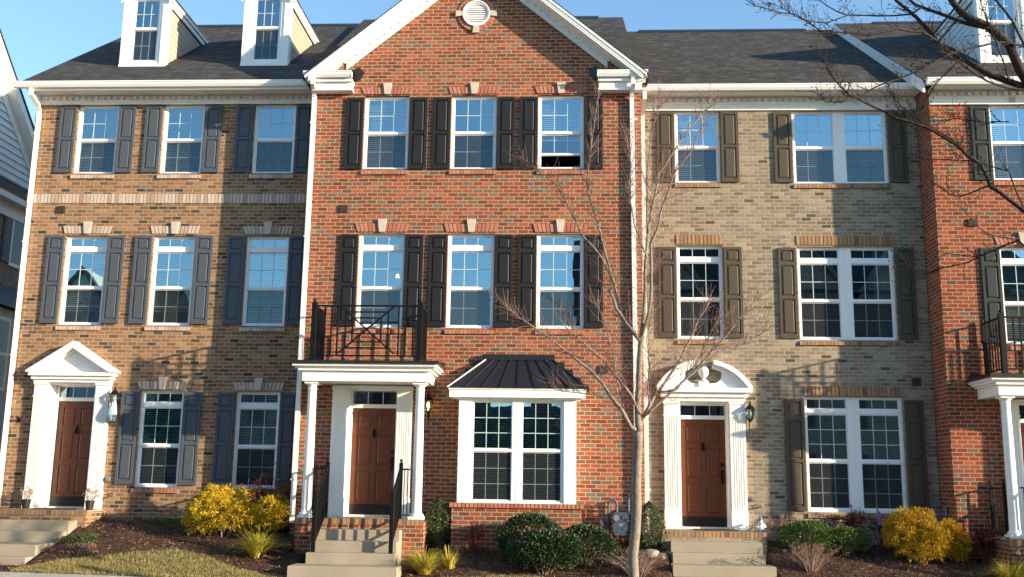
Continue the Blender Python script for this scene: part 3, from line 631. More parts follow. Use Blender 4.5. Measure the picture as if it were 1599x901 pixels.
# ------------------------------------------------------------------ middle townhouse and its like on the right
def portico(root, dx, dz):
    mb = MB(); X = lambda x: x+dx; Z = lambda z: z+dz
    mb.box(X(-4.93), X(-2.55), -.96, -.80, Z(3.43), Z(3.62)); mb.box(X(-4.93), X(-4.77), -.80, -.003, Z(3.43), Z(3.62)); mb.box(X(-2.71), X(-2.55), -.80, -.003, Z(3.43), Z(3.62))
    mb.box(X(-4.77), X(-2.71), -.80, -.003, Z(3.455), Z(3.475))
    mb.box(X(-4.99), X(-2.49), -1.02, -.003, Z(3.62), Z(3.655)); 
    mb.prism_x([(-1.02, Z(3.655)), (-1.08, Z(3.70)), (-1.08, Z(3.745)), (-.02, Z(3.745)), (-.02, Z(3.655))], X(-5.05), X(-2.43))
    mb.box(X(-5.09), X(-2.39), -1.10, -.003, Z(3.70), Z(3.745))
    o = part('portico', mb, WHITE, root)
    for x in (-4.76, -2.72): smooth_angle(column(o, X(x), -.80, Z(.93), Z(3.43)))
    r = MB(); r.box(X(-5.13), X(-2.35), -1.14, -.003, Z(3.745), Z(3.80)); r.box(X(-5.05), X(-2.37), -.025, -.004, Z(3.80), Z(3.90)); part('portico_roof', r, METALROOF, o)
    # balcony railing on the portico roof
    b = MB(); x0, x1, yf, yb = X(-4.77), X(-2.75), -.90, -.07; z0, z1 = Z(3.80), Z(4.88)
    for px, py in ((x0, yf), (x1, yf)): b.box(px-.045, px+.045, py-.045, py+.045, z0, Z(4.93)); b.lathe(px, py, [(.03, Z(4.93)), (.018, Z(4.945)), (.034, Z(4.965)), (.034, Z(4.985)), (.014, Z(5.005))], 10)
    for px in (x0, x1): b.box(px-.022, px+.022, yb-.022, yb+.022, z0, Z(4.90)); b.lathe(px, yb, [(.022, Z(4.90)), (.026, Z(4.93)), (.01, Z(4.95))], 8)
    zb = Z(3.93)
    b.box(x0, x1, yf-.02, yf+.02, z1-.03, z1); b.box(x0, x1, yf-.015, yf+.015, zb-.025, zb)
    for px in (x0, x1):
        b.box(px-.02, px+.02, yf, yb, z1-.03, z1); b.box(px-.015, px+.015, yf, yb, zb-.025, zb)
        for k in range(1, 7): yy = yf+(yb-yf)*k/7; b.box(px-.012, px+.012, yy-.012, yy+.012, zb, z1-.02)
    U = lambda t: x0+(x1-x0)*t; V = lambda t: zb+(z1-zb)*t
    bar = lambda a, c, w=.027: b.bar((U(a[0]), yf, V(a[1])), (U(c[0]), yf, V(c[1])), w)
    for t in (.105, .165, .225, .80, .865, .935): bar((t, 0), (t, 1))
    bar((.24, .985), (.76, .03), .03); bar((.76, .985), (.24, .03), .03)
    for a, c in ((.30, .86), (.365, .74)):
        bar((a, c), (1-a, c)); bar((a, 1-c), (1-a, 1-c)); bar((a, c), (a, 1-c)); bar((1-a, c), (1-a, 1-c))
    for k in range(3): xx = x0+(x1-x0)*(.2+.3*k); b.box(xx-.05, xx+.05, -.95, -.85, Z(3.80), Z(3.815))
    part('balcony_railing', b, IRON, root)
    # door with pilasters
    d = MB(); d.box(X(-4.54), X(-2.97), -.10, -.003, Z(3.40), Z(3.43)); d.box(X(-4.23), X(-3.26), -.06, -.003, Z(3.38), Z(3.40)); ds = part('door_surround', d, WHITE, root)
    pilaster(ds, X(-4.53), X(-4.23), Z(.93), Z(3.40), -.003, .10); pilaster(ds, X(-3.26), X(-2.97), Z(.93), Z(3.40), -.003, .10)
    door_frame(root, X(-4.23), X(-3.26), Z(.93), Z(3.40), -.05, .24, Z(3.09), Z(3.35), X(-4.19), X(-3.30))
    panel_door(root, X(-4.19), X(-3.30), Z(.965), Z(3.01), .24)
def stoop(label, dx, dz, loc):
    t = thing('front_steps', label, 'steps', loc, 'front steps of the townhouses'); X = lambda x: x+dx; Z = lambda z: z+dz
    p = MB(); p.box(X(-4.92), X(-2.57), -.93, -.004, -.3, Z(.90)); part('platform', p, M_BRICK, t)
    c = MB(); c.box(X(-4.86), X(-2.62), -.86, -.004, Z(.90), Z(.925)); part('platform_top', c, CONC, t)
    r = MB(); units(r, X(-4.925), X(-2.565), Z(.82), Z(.93), -.93, 30, .006); units(r, X(-4.925), X(-2.565), Z(.90), Z(.931), -.91, 30, .004)
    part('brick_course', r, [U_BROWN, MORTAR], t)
    for a, b, y0, y1, z in ((-4.47, -2.95, -1.24, -.937, .745), (-4.47, -2.95, -1.53, -1.24, .56), (-4.47, -2.93, -1.83, -1.53, .375), (-4.64, -2.80, -2.36, -1.83, .19)):
        s = MB(); s.frustum([(X(a),y0+.012,-.35),(X(b),y0+.012,-.35),(X(b),y1,-.35),(X(a),y1,-.35)], [(X(a),y0,Z(z)-.012),(X(b),y0,Z(z)-.012),(X(b),y1,Z(z)-.012),(X(a),y1,Z(z)-.012)])
        s.frustum([(X(a),y0,Z(z)-.012),(X(b),y0,Z(z)-.012),(X(b),y1,Z(z)-.012),(X(a),y1,Z(z)-.012)], [(X(a)+.008,y0+.012,Z(z)),(X(b)-.008,y0+.012,Z(z)),(X(b)-.008,y1,Z(z)),(X(a)+.008,y1,Z(z))]); part('step', s, CONC, t)
    s = MB(); xr = X(-4.84)
    for yy in (-.06, -.66): s.box(xr-.022, xr+.022, yy-.022, yy+.022, Z(.93), Z(1.90)); s.lathe(xr, yy, [(.02, Z(1.90)), (.012, Z(1.915)), (.025, Z(1.93)), (.01, Z(1.96))], 8)
    s.box(xr-.018, xr+.018, -.66, -.06, Z(1.80), Z(1.83)); s.box(xr-.013, xr+.013, -.66, -.06, Z(1.0), Z(1.025))
    for k in range(1, 6): s.box(xr-.008, xr+.008, -.06-.1*k-.008, -.06-.1*k+.008, Z(1.02), Z(1.81))
    part('railing', s, IRON, t)
    for xs in (-4.385, -3.02):
        g = MB(); x = X(xs); lo, hi = (x, -1.70), (x, -.86); n = 9
        for (px, py), za, zb in ((lo, Z(.375), Z(1.42)), (hi, Z(.93), Z(1.94))):
            g.box(px-.033, px+.033, py-.033, py+.033, za, zb); g.lathe(px, py, [(.02, zb), (.012, zb+.015), (.026, zb+.035), (.026, zb+.05), (.01, zb+.07)], 10)
        g.bar((x, lo[1], Z(1.33)), (x, hi[1], Z(1.86)), .046); g.bar((x, lo[1], Z(.50)), (x, hi[1], Z(1.03)), .032)
        for k in range(1, n+1):
            f = k/(n+1); yy = lo[1]+(hi[1]-lo[1])*f; g.box(x-.0105, x+.0105, yy-.0105, yy+.0105, Z(.50+.53*f), Z(1.34+.52*f))
        xe = X(-4.64) if xs < -4 else X(-2.85)
        g.box(min(x, xe), max(x, xe), -.875, -.845, Z(1.81), Z(1.84)); g.box(min(x, xe), max(x, xe), -.87, -.85, Z(.99), Z(1.01))
        for k in (1, 2): xx = x+(xe-x)*k/2.6; g.box(xx-.008, xx+.008, -.868, -.852, Z(1.0), Z(1.82))
        part('railing', g, IRON, t)
    return t
def gable_house(H, dx, dz, brick_mat, unit_mat, shut_mat, x0, x1, cols, bay=True):
    X = lambda x: x+dx; Z = lambda z: z+dz
    wx = [(-4.17, -3.24), (-2.37, -1.44), (-.59, .34)][:cols]
    ops = [(X(a), X(b), Z(7.85), Z(9.42)) for a, b in wx] + [(X(a), X(b), Z(4.59), Z(6.50)) for a, b in wx] + [(X(-4.23), X(-3.26), Z(.93), Z(3.40))]
    for i, (a, b) in enumerate(wx):
        window(H, 'raised' if (bay and i == 2) else 'sash', X(a), X(b), Z(7.85), Z(9.42), .06, blind=(1, .0, .55)[i] if bay else 1)
        window(H, 'transom', X(a), X(b), Z(4.59), Z(6.50), .06, blind=(0, .5, 0)[i] if bay else .9)
        for x in (a-.37, b+.02): shutter(H, X(x), Z(7.84), Z(9.37), 0, 3, shut_mat); shutter(H, X(x), Z(4.61), Z(6.47), 0, 2, shut_mat)
        lintel(H, X(a-.03), X(b+.03), Z(9.45), Z(9.60), 0, unit_mat); lintel(H, X(a-.04), X(b+.04), Z(6.53), Z(6.70), 0, unit_mat)
        sill(H, X(a-.02), X(b+.02), Z(7.73), Z(7.82), 0, unit_mat); sill(H, X(a-.02), X(b+.02), Z(4.47), Z(4.56), 0, unit_mat)
    return ops
MH = house('red brick townhouse with tall gable, black shutters and bay window', (-1.9, 0, .62))
mops = gable_house(MH, 0, 0, M_BRICK, U_RED, BLACKS, -5.26, 1.5, 3)
GX, GZ, GS = -1.88, 12.62, .825
gl = lambda x: GZ-GS*abs(x-GX)
shell(MH, -5.26, 1.50, 0, 11.4, .1, 9.84, mops, M_BRICK, lambda m: m.add([(-5.26, 0, 9.84), (1.50, 0, 9.84), (GX, 0, 12.62)], [(0,1,2)]))
portico(MH, 0, 0)
roof_main(MH, -5.50, 1.47, .03, 9.84, 5.76, 13.87, vent=(.35, .65))
mb = MB()
mb.prism_y([(-5.40, gl(-5.40)), (GX, GZ), (1.64, gl(1.64)), (1.64, gl(1.64)-.035), (GX, GZ-.04), (-5.40, gl(-5.40)-.035)], -.40, 4.2)
gr = part('gable_roof', mb, ROOF, MH)
mb = MB()
for s in (-1, 1):
    def strip(o0, o1, y0, y1, xa, xb):
        q = [(GX+s*xa, gl(GX+s*xa)-o0), (GX+s*xb, gl(GX+s*xb)-o0), (GX+s*xb, gl(GX+s*xb)-o1), (GX+s*xa, gl(GX+s*xa)-o1)]
        mb.prism_y(q, y0, y1)
    strip(.036, .085, -.405, -.365, 0, 3.47); strip(.080, .20, -.385, -.345, 0, 3.40); strip(.135, .155, -.392, -.38, 0, 3.40); strip(.195, .215, -.36, -.003, 0, 3.32)
    strip(.215, .40, -.03, -.003, 0, 2.70); strip(.215, .245, -.075, -.03, 0, 2.74)
    for k in range(18): strip(.245, .285, -.06, -.03, .1+k*.145, .17+k*.145)
part('rake_trim', mb, WHITE, gr)
def returns(root, x0, x1, gx0, gx1, zt):
    mb = MB(); mb.box(x0, x1, -.20, -.003, zt-.36, zt-.13); mb.box(x0-.02, x1+.02, -.215, -.003, zt-.365, zt-.33); mb.box(x0-.02, x1+.02, -.26, -.003, zt-.19, zt-.14); mb.box(gx0+.02, gx1-.03, -.24, -.003, zt-.14, zt-.12)
    o = part('eave_return', mb, WHITE, root)
    g = gutter(root, gx0, gx1, -.37, zt-.12, zt); 
    f = MB(); f.prism_x([(-.27, zt-.02), (-.003, zt+.14), (-.003, zt-.02)], gx0+.02, gx1-.03); part('return_roof', f, METALROOF, o)
returns(MH, -5.20, -4.42, -5.40, -4.40, 9.83); returns(MH, .64, 1.50, .60, 1.62, 9.81)
for s, x in ((-1, -4.40), (1, .64)):
    mb = MB(); mb.prism_y([(x-.02*s, 9.72), (x-.12*s, 9.78), (x-.20*s, 9.92), (x-.08*s, 10.04), (x+.02*s, 9.98)][::(-s)], -.03, -.002)
    part('flashing', mb, METALROOF, MH)
downspout(MH, [(-5.20, -.30, 9.72), (-5.20, -.30, 9.58), (-5.21, -.12, 9.46), (-5.21, -.062, 9.36), (-5.21, -.062, .80)])
downspout(MH, [(1.33, -.30, 9.70), (1.33, -.30, 9.54), (1.31, -.12, 9.42), (1.31, -.062, 9.32), (1.36, -.062, .85)])
vent_cover(MH, -4.505, 7.015, 0); vent_cover(MH, .735, 3.80, 0)
# round gable louvre
mb = MB(); vx, vz = -1.90, 11.21
for k in range(30):
    t0, t1 = 2*math.pi*(k+.06)/30, 2*math.pi*(k+.94)/30
    mb.prism_y([(vx+r*math.cos(t), vz+r*math.sin(t)) for r, t in ((.285, t0), (.385, t0), (.385, t1), (.285, t1))], -.028, .01, 0)
gv = part('gable_vent', mb, [U_RED], MH)
mb = MB(); n = 40
for r0, r1, y0 in ((.225, .285, -.045), (.262, .285, -.06)):
    for k in range(n):
        t0, t1 = 2*math.pi*k/n, 2*math.pi*(k+1)/n
        mb.prism_y([(vx+r*math.cos(t), vz+r*math.sin(t)) for r, t in ((r0, t0), (r1, t0), (r1, t1), (r0, t1))], y0, -.003)
part('vent_ring', mb, WHITE, gv)
mb = MB()
for k in range(9):
    z = vz-.20+k*.05; hw = math.sqrt(max(.001, .235**2-(z-vz)**2)); mb.frustum([(vx-hw,-.035,z-.018),(vx+hw,-.035,z-.018),(vx+hw,-.012,z-.018),(vx-hw,-.012,z-.018)], [(vx-hw,-.020,z+.016),(vx+hw,-.020,z+.016),(vx+hw,-.008,z+.016),(vx-hw,-.008,z+.016)])
part('louvre', mb, VINYL, gv)
mb = MB(); mb.lathe(0, 0, [(.23, 0), (.23, .004)], 24)
mb.v = [(vx+x, -.004-z, vz+y) for x, y, z in mb.v]; part('vent_backing', mb, KICK, gv)
mb = MB()
for k in range(4):
    t = k*math.pi/2; c, s = math.cos(t), math.sin(t)
    mb.prism_y([(vx+r*c-w*s, vz+r*s+w*c) for r, w in ((.25, -.045), (.43, -.07), (.43, .07), (.25, .045))], -.055, .01)
part('keystone', mb, STONE, gv)
# bay window
mb = MB(); mb.box(-2.02, -1.80, -.45, -.003, 1.235, 3.19); mb.box(-.03, .20, -.45, -.003, 1.235, 3.19); mb.box(-1.80, -.03, -.45, -.30, 3.15, 3.19); mb.box(-1.80, -.03, -.44, -.30, 1.235, 1.25)
mb.box(-2.20, .37, -.56, -.003, 3.19, 3.36); mb.box(-2.22, .39, -.58, -.003, 3.335, 3.365); mb.box(-2.10, .28, -.50, -.003, 3.165, 3.19)
mb.add([(-1.8,-.2,1.25),(-.03,-.2,1.25),(-.03,-.2,3.15),(-1.8,-.2,3.15)], [(0,1,2,3)], 1)
bay = part('bay_window', mb, [WHITE, ROOM], MH)
bw_ = window(MH, 'bay', -1.80, -.03, 1.25, 3.15, -.42, 2, blind=.98, mull=.09)
mb = MB(); bt = [(-2.24,-.60,3.365),(.41,-.60,3.365),(.41,-.002,3.365),(-2.24,-.002,3.365)]; tp = [(-1.56,-.10,3.95),(-.25,-.10,3.95),(-.25,-.002,3.95),(-1.56,-.002,3.95)]
mb.frustum(bt, tp); mb.box(-1.62, -.22, -.115, -.002, 3.95, 4.06)
for k in range(7):
    f = .13+.74*k/6; a = Vector(bt[0]).lerp(Vector(bt[1]), f); b = Vector(tp[0]).lerp(Vector(tp[1]), f); mb.tube([a+Vector((0,-.005,.012)), b+Vector((0,-.005,.012))], .016, 4, rot=.785)
for i in (0, 1): mb.tube([Vector(bt[i])+Vector((0,0,.008)), Vector(tp[i])+Vector((0,0,.008))], .02, 5, 1 if i == 0 else 0)  # left hip seam lighter, its highlight put into the metal colour
for s, x0 in ((-1, -1.62), (1, -.22)):
    for k in range(4): a = x0+s*.16*k; a, b = sorted((a, a+s*.19)); mb.box(a, b, -.012-.001*k, -.002, 3.36, 3.93-.145*k)
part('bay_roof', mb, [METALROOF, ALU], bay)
mb = MB(); mb.box(-2.11, .31, -.50, -.004, .1, 1.15); part('bay_base', mb, M_BRICK, bay)
mb = MB(); units(mb, -2.15, .34, 1.15, 1.235, -.515, 33, .02); part('bay_sill', mb, [U_RED, MORTAR], bay)

# ------------------------------------------------------------------ grey-tan townhouse
RH = house('grey tan brick townhouse with olive brown shutters and curved broken pediment', (4.4, Y2, .58))
sx, dxx = (2.25, 3.18), (4.68, 6.61)
ops = [(*sx, 7.78, 9.35), (*dxx, 7.76, 9.33), (*sx, 4.51, 6.44), (*dxx, 4.51, 6.42), (4.71, 6.62, 1.14, 3.38), (2.24, 3.23, .78, 3.25)]
shell(RH, 1.51, 7.23, Y2, 11.4, .0, 9.66, ops, R_BRICK)
window(RH, 'sash', *sx, 7.78, 9.35, Y2+.06, blind=1); window(RH, 'sash', *dxx, 7.76, 9.33, Y2+.06, 2, blind=1)
window(RH, 'transom', *sx, 4.51, 6.44, Y2+.06); window(RH, 'transom', *dxx, 4.51, 6.42, Y2+.06, 2, curtain=True); window(RH, 'tall', 4.71, 6.62, 1.14, 3.38, Y2+.06, 2)
for x in (1.87, 3.20): shutter(RH, x, 7.78, 9.31, Y2, 3, OLIVE); shutter(RH, x, 4.53, 6.40, Y2, 2, OLIVE)
for x in (4.29, 6.63): shutter(RH, x, 7.77, 9.29, Y2, 3, OLIVE); shutter(RH, x, 4.53, 6.39, Y2, 2, OLIVE)
for x in (4.32, 6.65): shutter(RH, x, 1.16, 3.32, Y2, 2, OLIVE)
for a, b, z in ((*sx, 6.46), (*dxx, 6.45), (4.71, 6.62, 3.39)): lintel(RH, a-.01, b+.01, z, z+.2, Y2, U_BROWN, key=False, splay=0)
for a, b, z in ((*sx, 7.755), (*dxx, 7.735), (*sx, 4.485), (*dxx, 4.485), (4.71, 6.62, 1.115)): sill(RH, a-.02, b+.02, z-.085, z, Y2, U_BROWN)
cornice(RH, 1.52, 7.23, Y2, .37, 9.625, 9.335)
gutter(RH, 1.52, 7.18, .22, 9.615, 9.735)
downspout(RH, [(1.60, .32, 9.62), (1.60, .32, 9.46), (1.58, .55, 9.30), (1.58, .655, 9.20), (1.60, .655, .7)])
roof_main(RH, 1.49, 7.22, .34, 9.755, 6.0, 13.57, ROOFB, vent=(.4, .9))
vent_cover(RH, 6.905, 3.685, Y2); vent_cover(RH, 1.80, 5.75, Y2)
mb = MB(); mb.box(3.59, 3.69, Y2-.05, Y2, 1.33, 1.41); mb.tube([(3.64, Y2-.05, 1.37), (3.64, Y2-.075, 1.37)], .03, 8); part('outlet_cover', mb, ALU, RH); spigot(RH, 3.79, 1.22, Y2)
y = Y2; mb = MB()
mb.box(1.93, 3.54, y-.13, y-.003, 3.25, 3.33); mb.box(1.88, 3.59, y-.18, y-.003, 3.33, 3.42); mb.box(1.80, 3.66, y-.25, y-.003, 3.42, 3.51)
cx, cz, rad = 2.73, 2.99, 1.06                                    # segmental arch through the ends and crown
for s in (-1, 1):
    ang = [R(29.5)+(R(79.5)-R(29.5))*k/14 for k in range(15)]
    arc = [(cx+s*rad*math.cos(t), cz+rad*math.sin(t)) for t in ang]
    inner = [(cx+s*.26, 3.955), (cx+s*.33, 3.90), (cx+s*.365, 3.82), (cx+s*.36, 3.73), (cx+s*.31, 3.655), (cx+s*.23, 3.61), (cx+s*.10, 3.60), (cx+s*.10, 3.51)]
    q = arc+inner; mb.prism_y(q if s < 0 else q[::-1], y-.12, y-.003)
    for r0, r1, d in ((1.06, .93, .17), (1.085, 1.0, .25)):
        for k in range(14):
            t0, t1 = ang[k], ang[k+1]; q = [(cx+s*r*math.cos(t), cz+r*math.sin(t)) for r, t in ((r0, t0), (r0, t1), (r1, t1), (r1, t0))]
            if min(p[1] for p in q) < 3.50: q = [(px, max(pz, 3.505)) for px, pz in q]
            mb.prism_y(q if s < 0 else q[::-1], y-d, y-.003)
mb.box(cx-.10, cx+.10, y-.16, y-.003, 3.51, 3.64)
dp = part('door_pediment', mb, WHITE, RH)
mb = MB(); mb.lathe(cx, y-.11, [(.07, 3.64), (.075, 3.66), (.04, 3.69), (.035, 3.71), (.085, 3.76), (.105, 3.82), (.10, 3.88), (.07, 3.93), (.035, 3.97), (.012, 4.03)], 20); part('urn_finial', mb, WHITE, dp, True)
pilaster(dp, 1.94, 2.24, .78, 3.25, y-.003, .10); pilaster(dp, 3.23, 3.53, .78, 3.25, y-.003, .10)
door_frame(RH, 2.24, 3.23, .78, 3.25, y-.06, .97, 2.99, 3.19, 2.29, 3.18)
panel_door(RH, 2.29, 3.18, .815, 2.92, .97)

# ------------------------------------------------------------------ townhouse at the right edge
HH = house('dark red brick townhouse cut off by the right edge', (10.4, 0, .4))
HX = 12.56; HZ = -.24
hops = gable_house(HH, HX, HZ, H_BRICK, U_RED, GREENB, 7.24, 13.9, 3, bay=False)
hops = [h for h in hops if h[2] > 3] + [(8.49, 9.46, .79, 3.26)]
shell(HH, 7.24, 13.9, 0, 11.4, -.1, 9.47, hops, H_BRICK, lambda m: m.add([(7.24, 0, 9.47), (7.24, 11.4, 9.47), (7.24, 5.83, 13.45)], [(0,1,2)]))
portico(HH, 12.72, -.14)
cornice(HH, 7.24, 13.9, 0, -.36, 9.455, 9.165)
gutter(HH, 7.06, 14.1, -.50, 9.43, 9.555)
roof_main(HH, 7.02, 14.1, -.38, 9.565, 5.83, 13.67, ROOFB, vent=(1.0, .5), rake=True)
flatten_dormer_window(dormer(HH, 8.76, 9.80, 1.06, 10.52, 12.24, SIDINGW, .66))
flatten_dormer_window(dormer(HH, 11.5, 12.54, 1.06, 10.52, 12.24, SIDINGW, .66))
vent_cover(HH, 7.915, 6.735, 0)

# ------------------------------------------------------------------ steps
stoop('concrete steps with two black iron railings climbing to the white columned porch', 0, 0, (-3.7, -1.2, 0))
stoop('brick stoop with black railing under the porch cut by the right frame edge', 12.72, -.17, (8.9, -1.2, -.2))
def low_steps(label, loc, px, py, ztop, mat, umat, steps):
    t = thing('front_steps', label, 'steps', loc, 'front steps of the townhouses')
    p = MB(); p.box(px[0], px[1], py+.004, Y2-.004, -.3, ztop-.03); part('platform', p, mat, t)
    c = MB(); c.box(px[0]+.06, px[1]-.06, py+.06, Y2-.004, ztop-.03, ztop-.006); part('platform_top', c, CONC, t)
    r = MB(); n = round((px[1]-px[0])/.0785); units(r, px[0]-.003, px[1]+.003, ztop-.105, ztop, py+.004, n, .006); units(r, px[0]-.003, px[1]+.003, ztop-.03, ztop+.001, py+.03, n, .004)
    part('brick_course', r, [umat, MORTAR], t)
    for a, b, y0, y1, z in steps:
        s = MB(); s.frustum([(a,y0+.012,-.35),(b,y0+.012,-.35),(b,y1,-.35),(a,y1,-.35)], [(a,y0,z-.012),(b,y0,z-.012),(b,y1,z-.012),(a,y1,z-.012)])
        s.frustum([(a,y0,z-.012),(b,y0,z-.012),(b,y1,z-.012),(a,y1,z-.012)], [(a+.008,y0+.012,z),(b-.008,y0+.012,z),(b-.008,y1,z),(a+.008,y1,z)]); part('step', s, CONC, t)
    if True:
        m = MB(); xm = (px[0]+px[1])/2+.1; m.box(xm-.40, xm+.40, py+.35, py+.78, ztop+.001, ztop+.016); part('door_mat', m, VENTM, t)
    return t
low_steps('wide concrete steps at the left frame edge leading to the pedimented door with flower pots', (-10.2, -.5, 0), (-11.15, -9.20), -.15, .97, L_BRICK, U_BROWN,
          [(-11.02, -9.36, -.50, -.145, .78), (-11.02, -9.38, -.79, -.50, .59), (-11.02, -9.40, -1.58, -.79, .40), (-11.02, -9.40, -1.90, -1.58, .205)])
low_steps('plain concrete steps without railings below the curved pediment door', (2.8, -.6, -.1), (1.79, 3.72), -.20, .78, R_BRICK, U_BROWN,
          [(1.93, 3.58, -.52, -.195, .60), (1.93, 3.57, -.84, -.52, .42), (1.88, 3.66, -1.32, -.84, .24), (1.88, 3.66, -1.66, -1.32, .06)])

# ------------------------------------------------------------------ neighbour on the left, its side wall facing the row
NX = -15.95  # neighbour's positions and sizes below scaled up about the camera, then written out
NB = thing('neighbour_house', 'pale siding and brown brick house side in shadow beyond the left edge', 'house', (NX-4, 8, .3))
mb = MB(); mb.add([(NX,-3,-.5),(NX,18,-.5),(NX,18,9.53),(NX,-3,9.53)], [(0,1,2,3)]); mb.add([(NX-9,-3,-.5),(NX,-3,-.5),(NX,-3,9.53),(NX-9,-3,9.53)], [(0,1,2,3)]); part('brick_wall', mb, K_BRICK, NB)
pk_y, pk_z, sl_ = 3.64, 15.50, .905
zr_ = lambda y: pk_z-sl_*abs(y-pk_y)
mb = MB(); z = 9.53
while z < pk_z-.4:                                 # lap siding courses clipped to the gable
    z1 = z+.20; hw = (pk_z-.35-z)/sl_; mb.add([(NX+.045, pk_y-hw, z), (NX+.045, pk_y+hw, z), (NX+.008, pk_y+hw-.2, z1+.01), (NX+.008, pk_y-hw+.2, z1+.01)], [(0,1,2,3)]); z = z1
part('siding', mb, SIDINGW, NB)
mb = MB()
for s in (-1, 1):
    ys = [pk_y+s*6.5, pk_y]; q = lambda o0, o1: [(ys[0], zr_(ys[0])-o0), (ys[1], zr_(ys[1])-o0), (ys[1], zr_(ys[1])-o1), (ys[0], zr_(ys[0])-o1)]
    mb.prism_x(q(.0, .28)[::s], NX+.30, NX+.34, 0); mb.prism_x(q(.26, .29)[::s], NX, NX+.30, 0); mb.prism_x(q(.29, .62)[::s], NX+.03, NX+.065, 0); mb.prism_x(q(-.05, .0)[::s], NX-9, NX+.38, 1)
part('roof', mb, [WHITE, ROOF], NB)
mb = MB()
mb.frustum([(NX,-3,9.75),(NX+.36,-3,9.43),(NX+.36,9.5,9.43),(NX,9.5,9.75)], [(NX,-3,9.92),(NX+.39,-3,9.53),(NX+.39,9.5,9.53),(NX,9.5,9.92)], 1)
mb.box(NX+.003, NX+.34, -3, 9.5, 9.24, 9.43, 0); mb.box(NX+.003, NX+.07, -3, 9.5, 8.86, 9.24, 0); part('skirt_roof', mb, [WHITE, METALROOF], NB)
for y0 in (7.54, 9.19):
    s = MB(); s.box(NX+.005, NX+.05, y0, y0+.41, 7.58, 9.07)
    for a, b in ((7.68, 8.30), (8.38, 8.99)): s.box(NX+.05, NX+.058, y0+.07, y0+.34, a, b)
    part('shutter', s, SLATE, NB)
s = MB(); s.box(NX+.003, NX+.04, 7.98, 9.16, 7.52, 9.10); w = part('window', s, VINYL, NB)
s = MB(); s.add([(NX+.045,8.06,7.62),(NX+.045,9.08,7.62),(NX+.045,9.08,9.0),(NX+.045,8.06,9.0)], [(0,1,2,3)]); part('pane', s, KICK, w)
mb = MB(); mb.box(NX+.003, NX+.6, 5.83, 9.13, .4, 6.11); b_ = part('bay_window', mb, SIDINGW, NB)
mb = MB(); mb.frustum([(NX+.003,5.65,6.14),(NX+.78,5.65,6.14),(NX+.78,9.3,6.14),(NX+.003,9.3,6.14)], [(NX+.003,6.1,6.87),(NX+.12,6.2,6.87),(NX+.12,8.75,6.87),(NX+.003,8.85,6.87)]); part('bay_roof', mb, METALROOF, b_)
for y0 in (6.2, 7.69):
    s = MB(); s.box(NX+.6, NX+.63, y0, y0+1.2, 3.86, 5.87); s.box(NX+.63, NX+.65, y0, y0+1.2, 4.80, 4.90); w = part('window', s, VINYL, NB)
    s = MB(); s.add([(NX+.636,y0+.1,3.96),(NX+.636,y0+1.1,3.96),(NX+.636,y0+1.1,5.77),(NX+.636,y0+.1,5.77)], [(0,1,2,3)]); part('pane', s, KICK, w)

# ------------------------------------------------------------------ houses across the street (they show in the panes)
DTRIM = plain('brown_trim', (.12,.10,.085), .7)
def across(label, x0, x1, yf, zt, mat, gx, gz, nwin):
    t = thing('house_opposite', label, 'house', ((x0+x1)/2, yf, 0)); b = MB()
    b.box(x0, x1, yf-9, yf, -.4, zt); gw = 3.4
    for g in gx: b.prism_y([(g-gw, zt), (g+gw, zt), (g, zt+gz)], yf-5, yf+.02)
    part('brick_wall', b, mat, t)
    r = MB(); r.prism_x([(yf+.35, zt-.02), (yf-4.5, zt+gz*.92), (yf-9.3, zt-.02)], x0-.2, x1+.2); part('roof', r, ROOF, t)
    r = MB(); r.box(x0-.2, x1+.2, yf+.01, yf+.3, zt-.35, zt-.03); 
    for g in gx:
        for s in (-1, 1): q = [(g, zt+gz+.12), (g+s*(gw+.2), zt-.1), (g+s*(gw+.2), zt-.4), (g, zt+gz-.2)]; r.prism_y(q[::s], yf+.03, yf+.3)
    part('trim', r, DTRIM, t)
    for fl in (1.5, 4.6, 7.8):
        for k in range(nwin):
            xa = x0+(x1-x0)*(k+.5)/nwin-.5; w = MB(); w.box(xa, xa+1.0, yf+.01, yf+.05, fl, fl+1.8); wo = part('window', w, DTRIM, t)
            w = MB(); [w.box(xa+.08, xa+.92, yf+.05, yf+.06, fl+a, fl+b) for a, b in ((.08, .86), (.94, 1.72))]; part('pane', w, KICK, wo)
across('tall brick townhouses across the street, mirrored dark in the windows on the right', .6, 24, -32, 11.6, N_BRICK, (4.2, 11.5, 18.6), 3.9, 9)
across('pale sided gabled house across the street, mirrored in the upper left windows', -35, -22.6, -32, 8.6, SIDINGW, (-26.3,), 4.2, 4)
across('low brown brick terrace across the street, mirrored along the ground floor panes', -20, -6.2, -33, 7.6, N_BRICK, (), 1.4, 6)
across('small added brown house across the street, darkening the reflection in the bay window', -5.9, .3, -33.5, 4.7, N_BRICK, (), 1.2, 2)  # unseen house added to cover bright sky mirrored in the bay
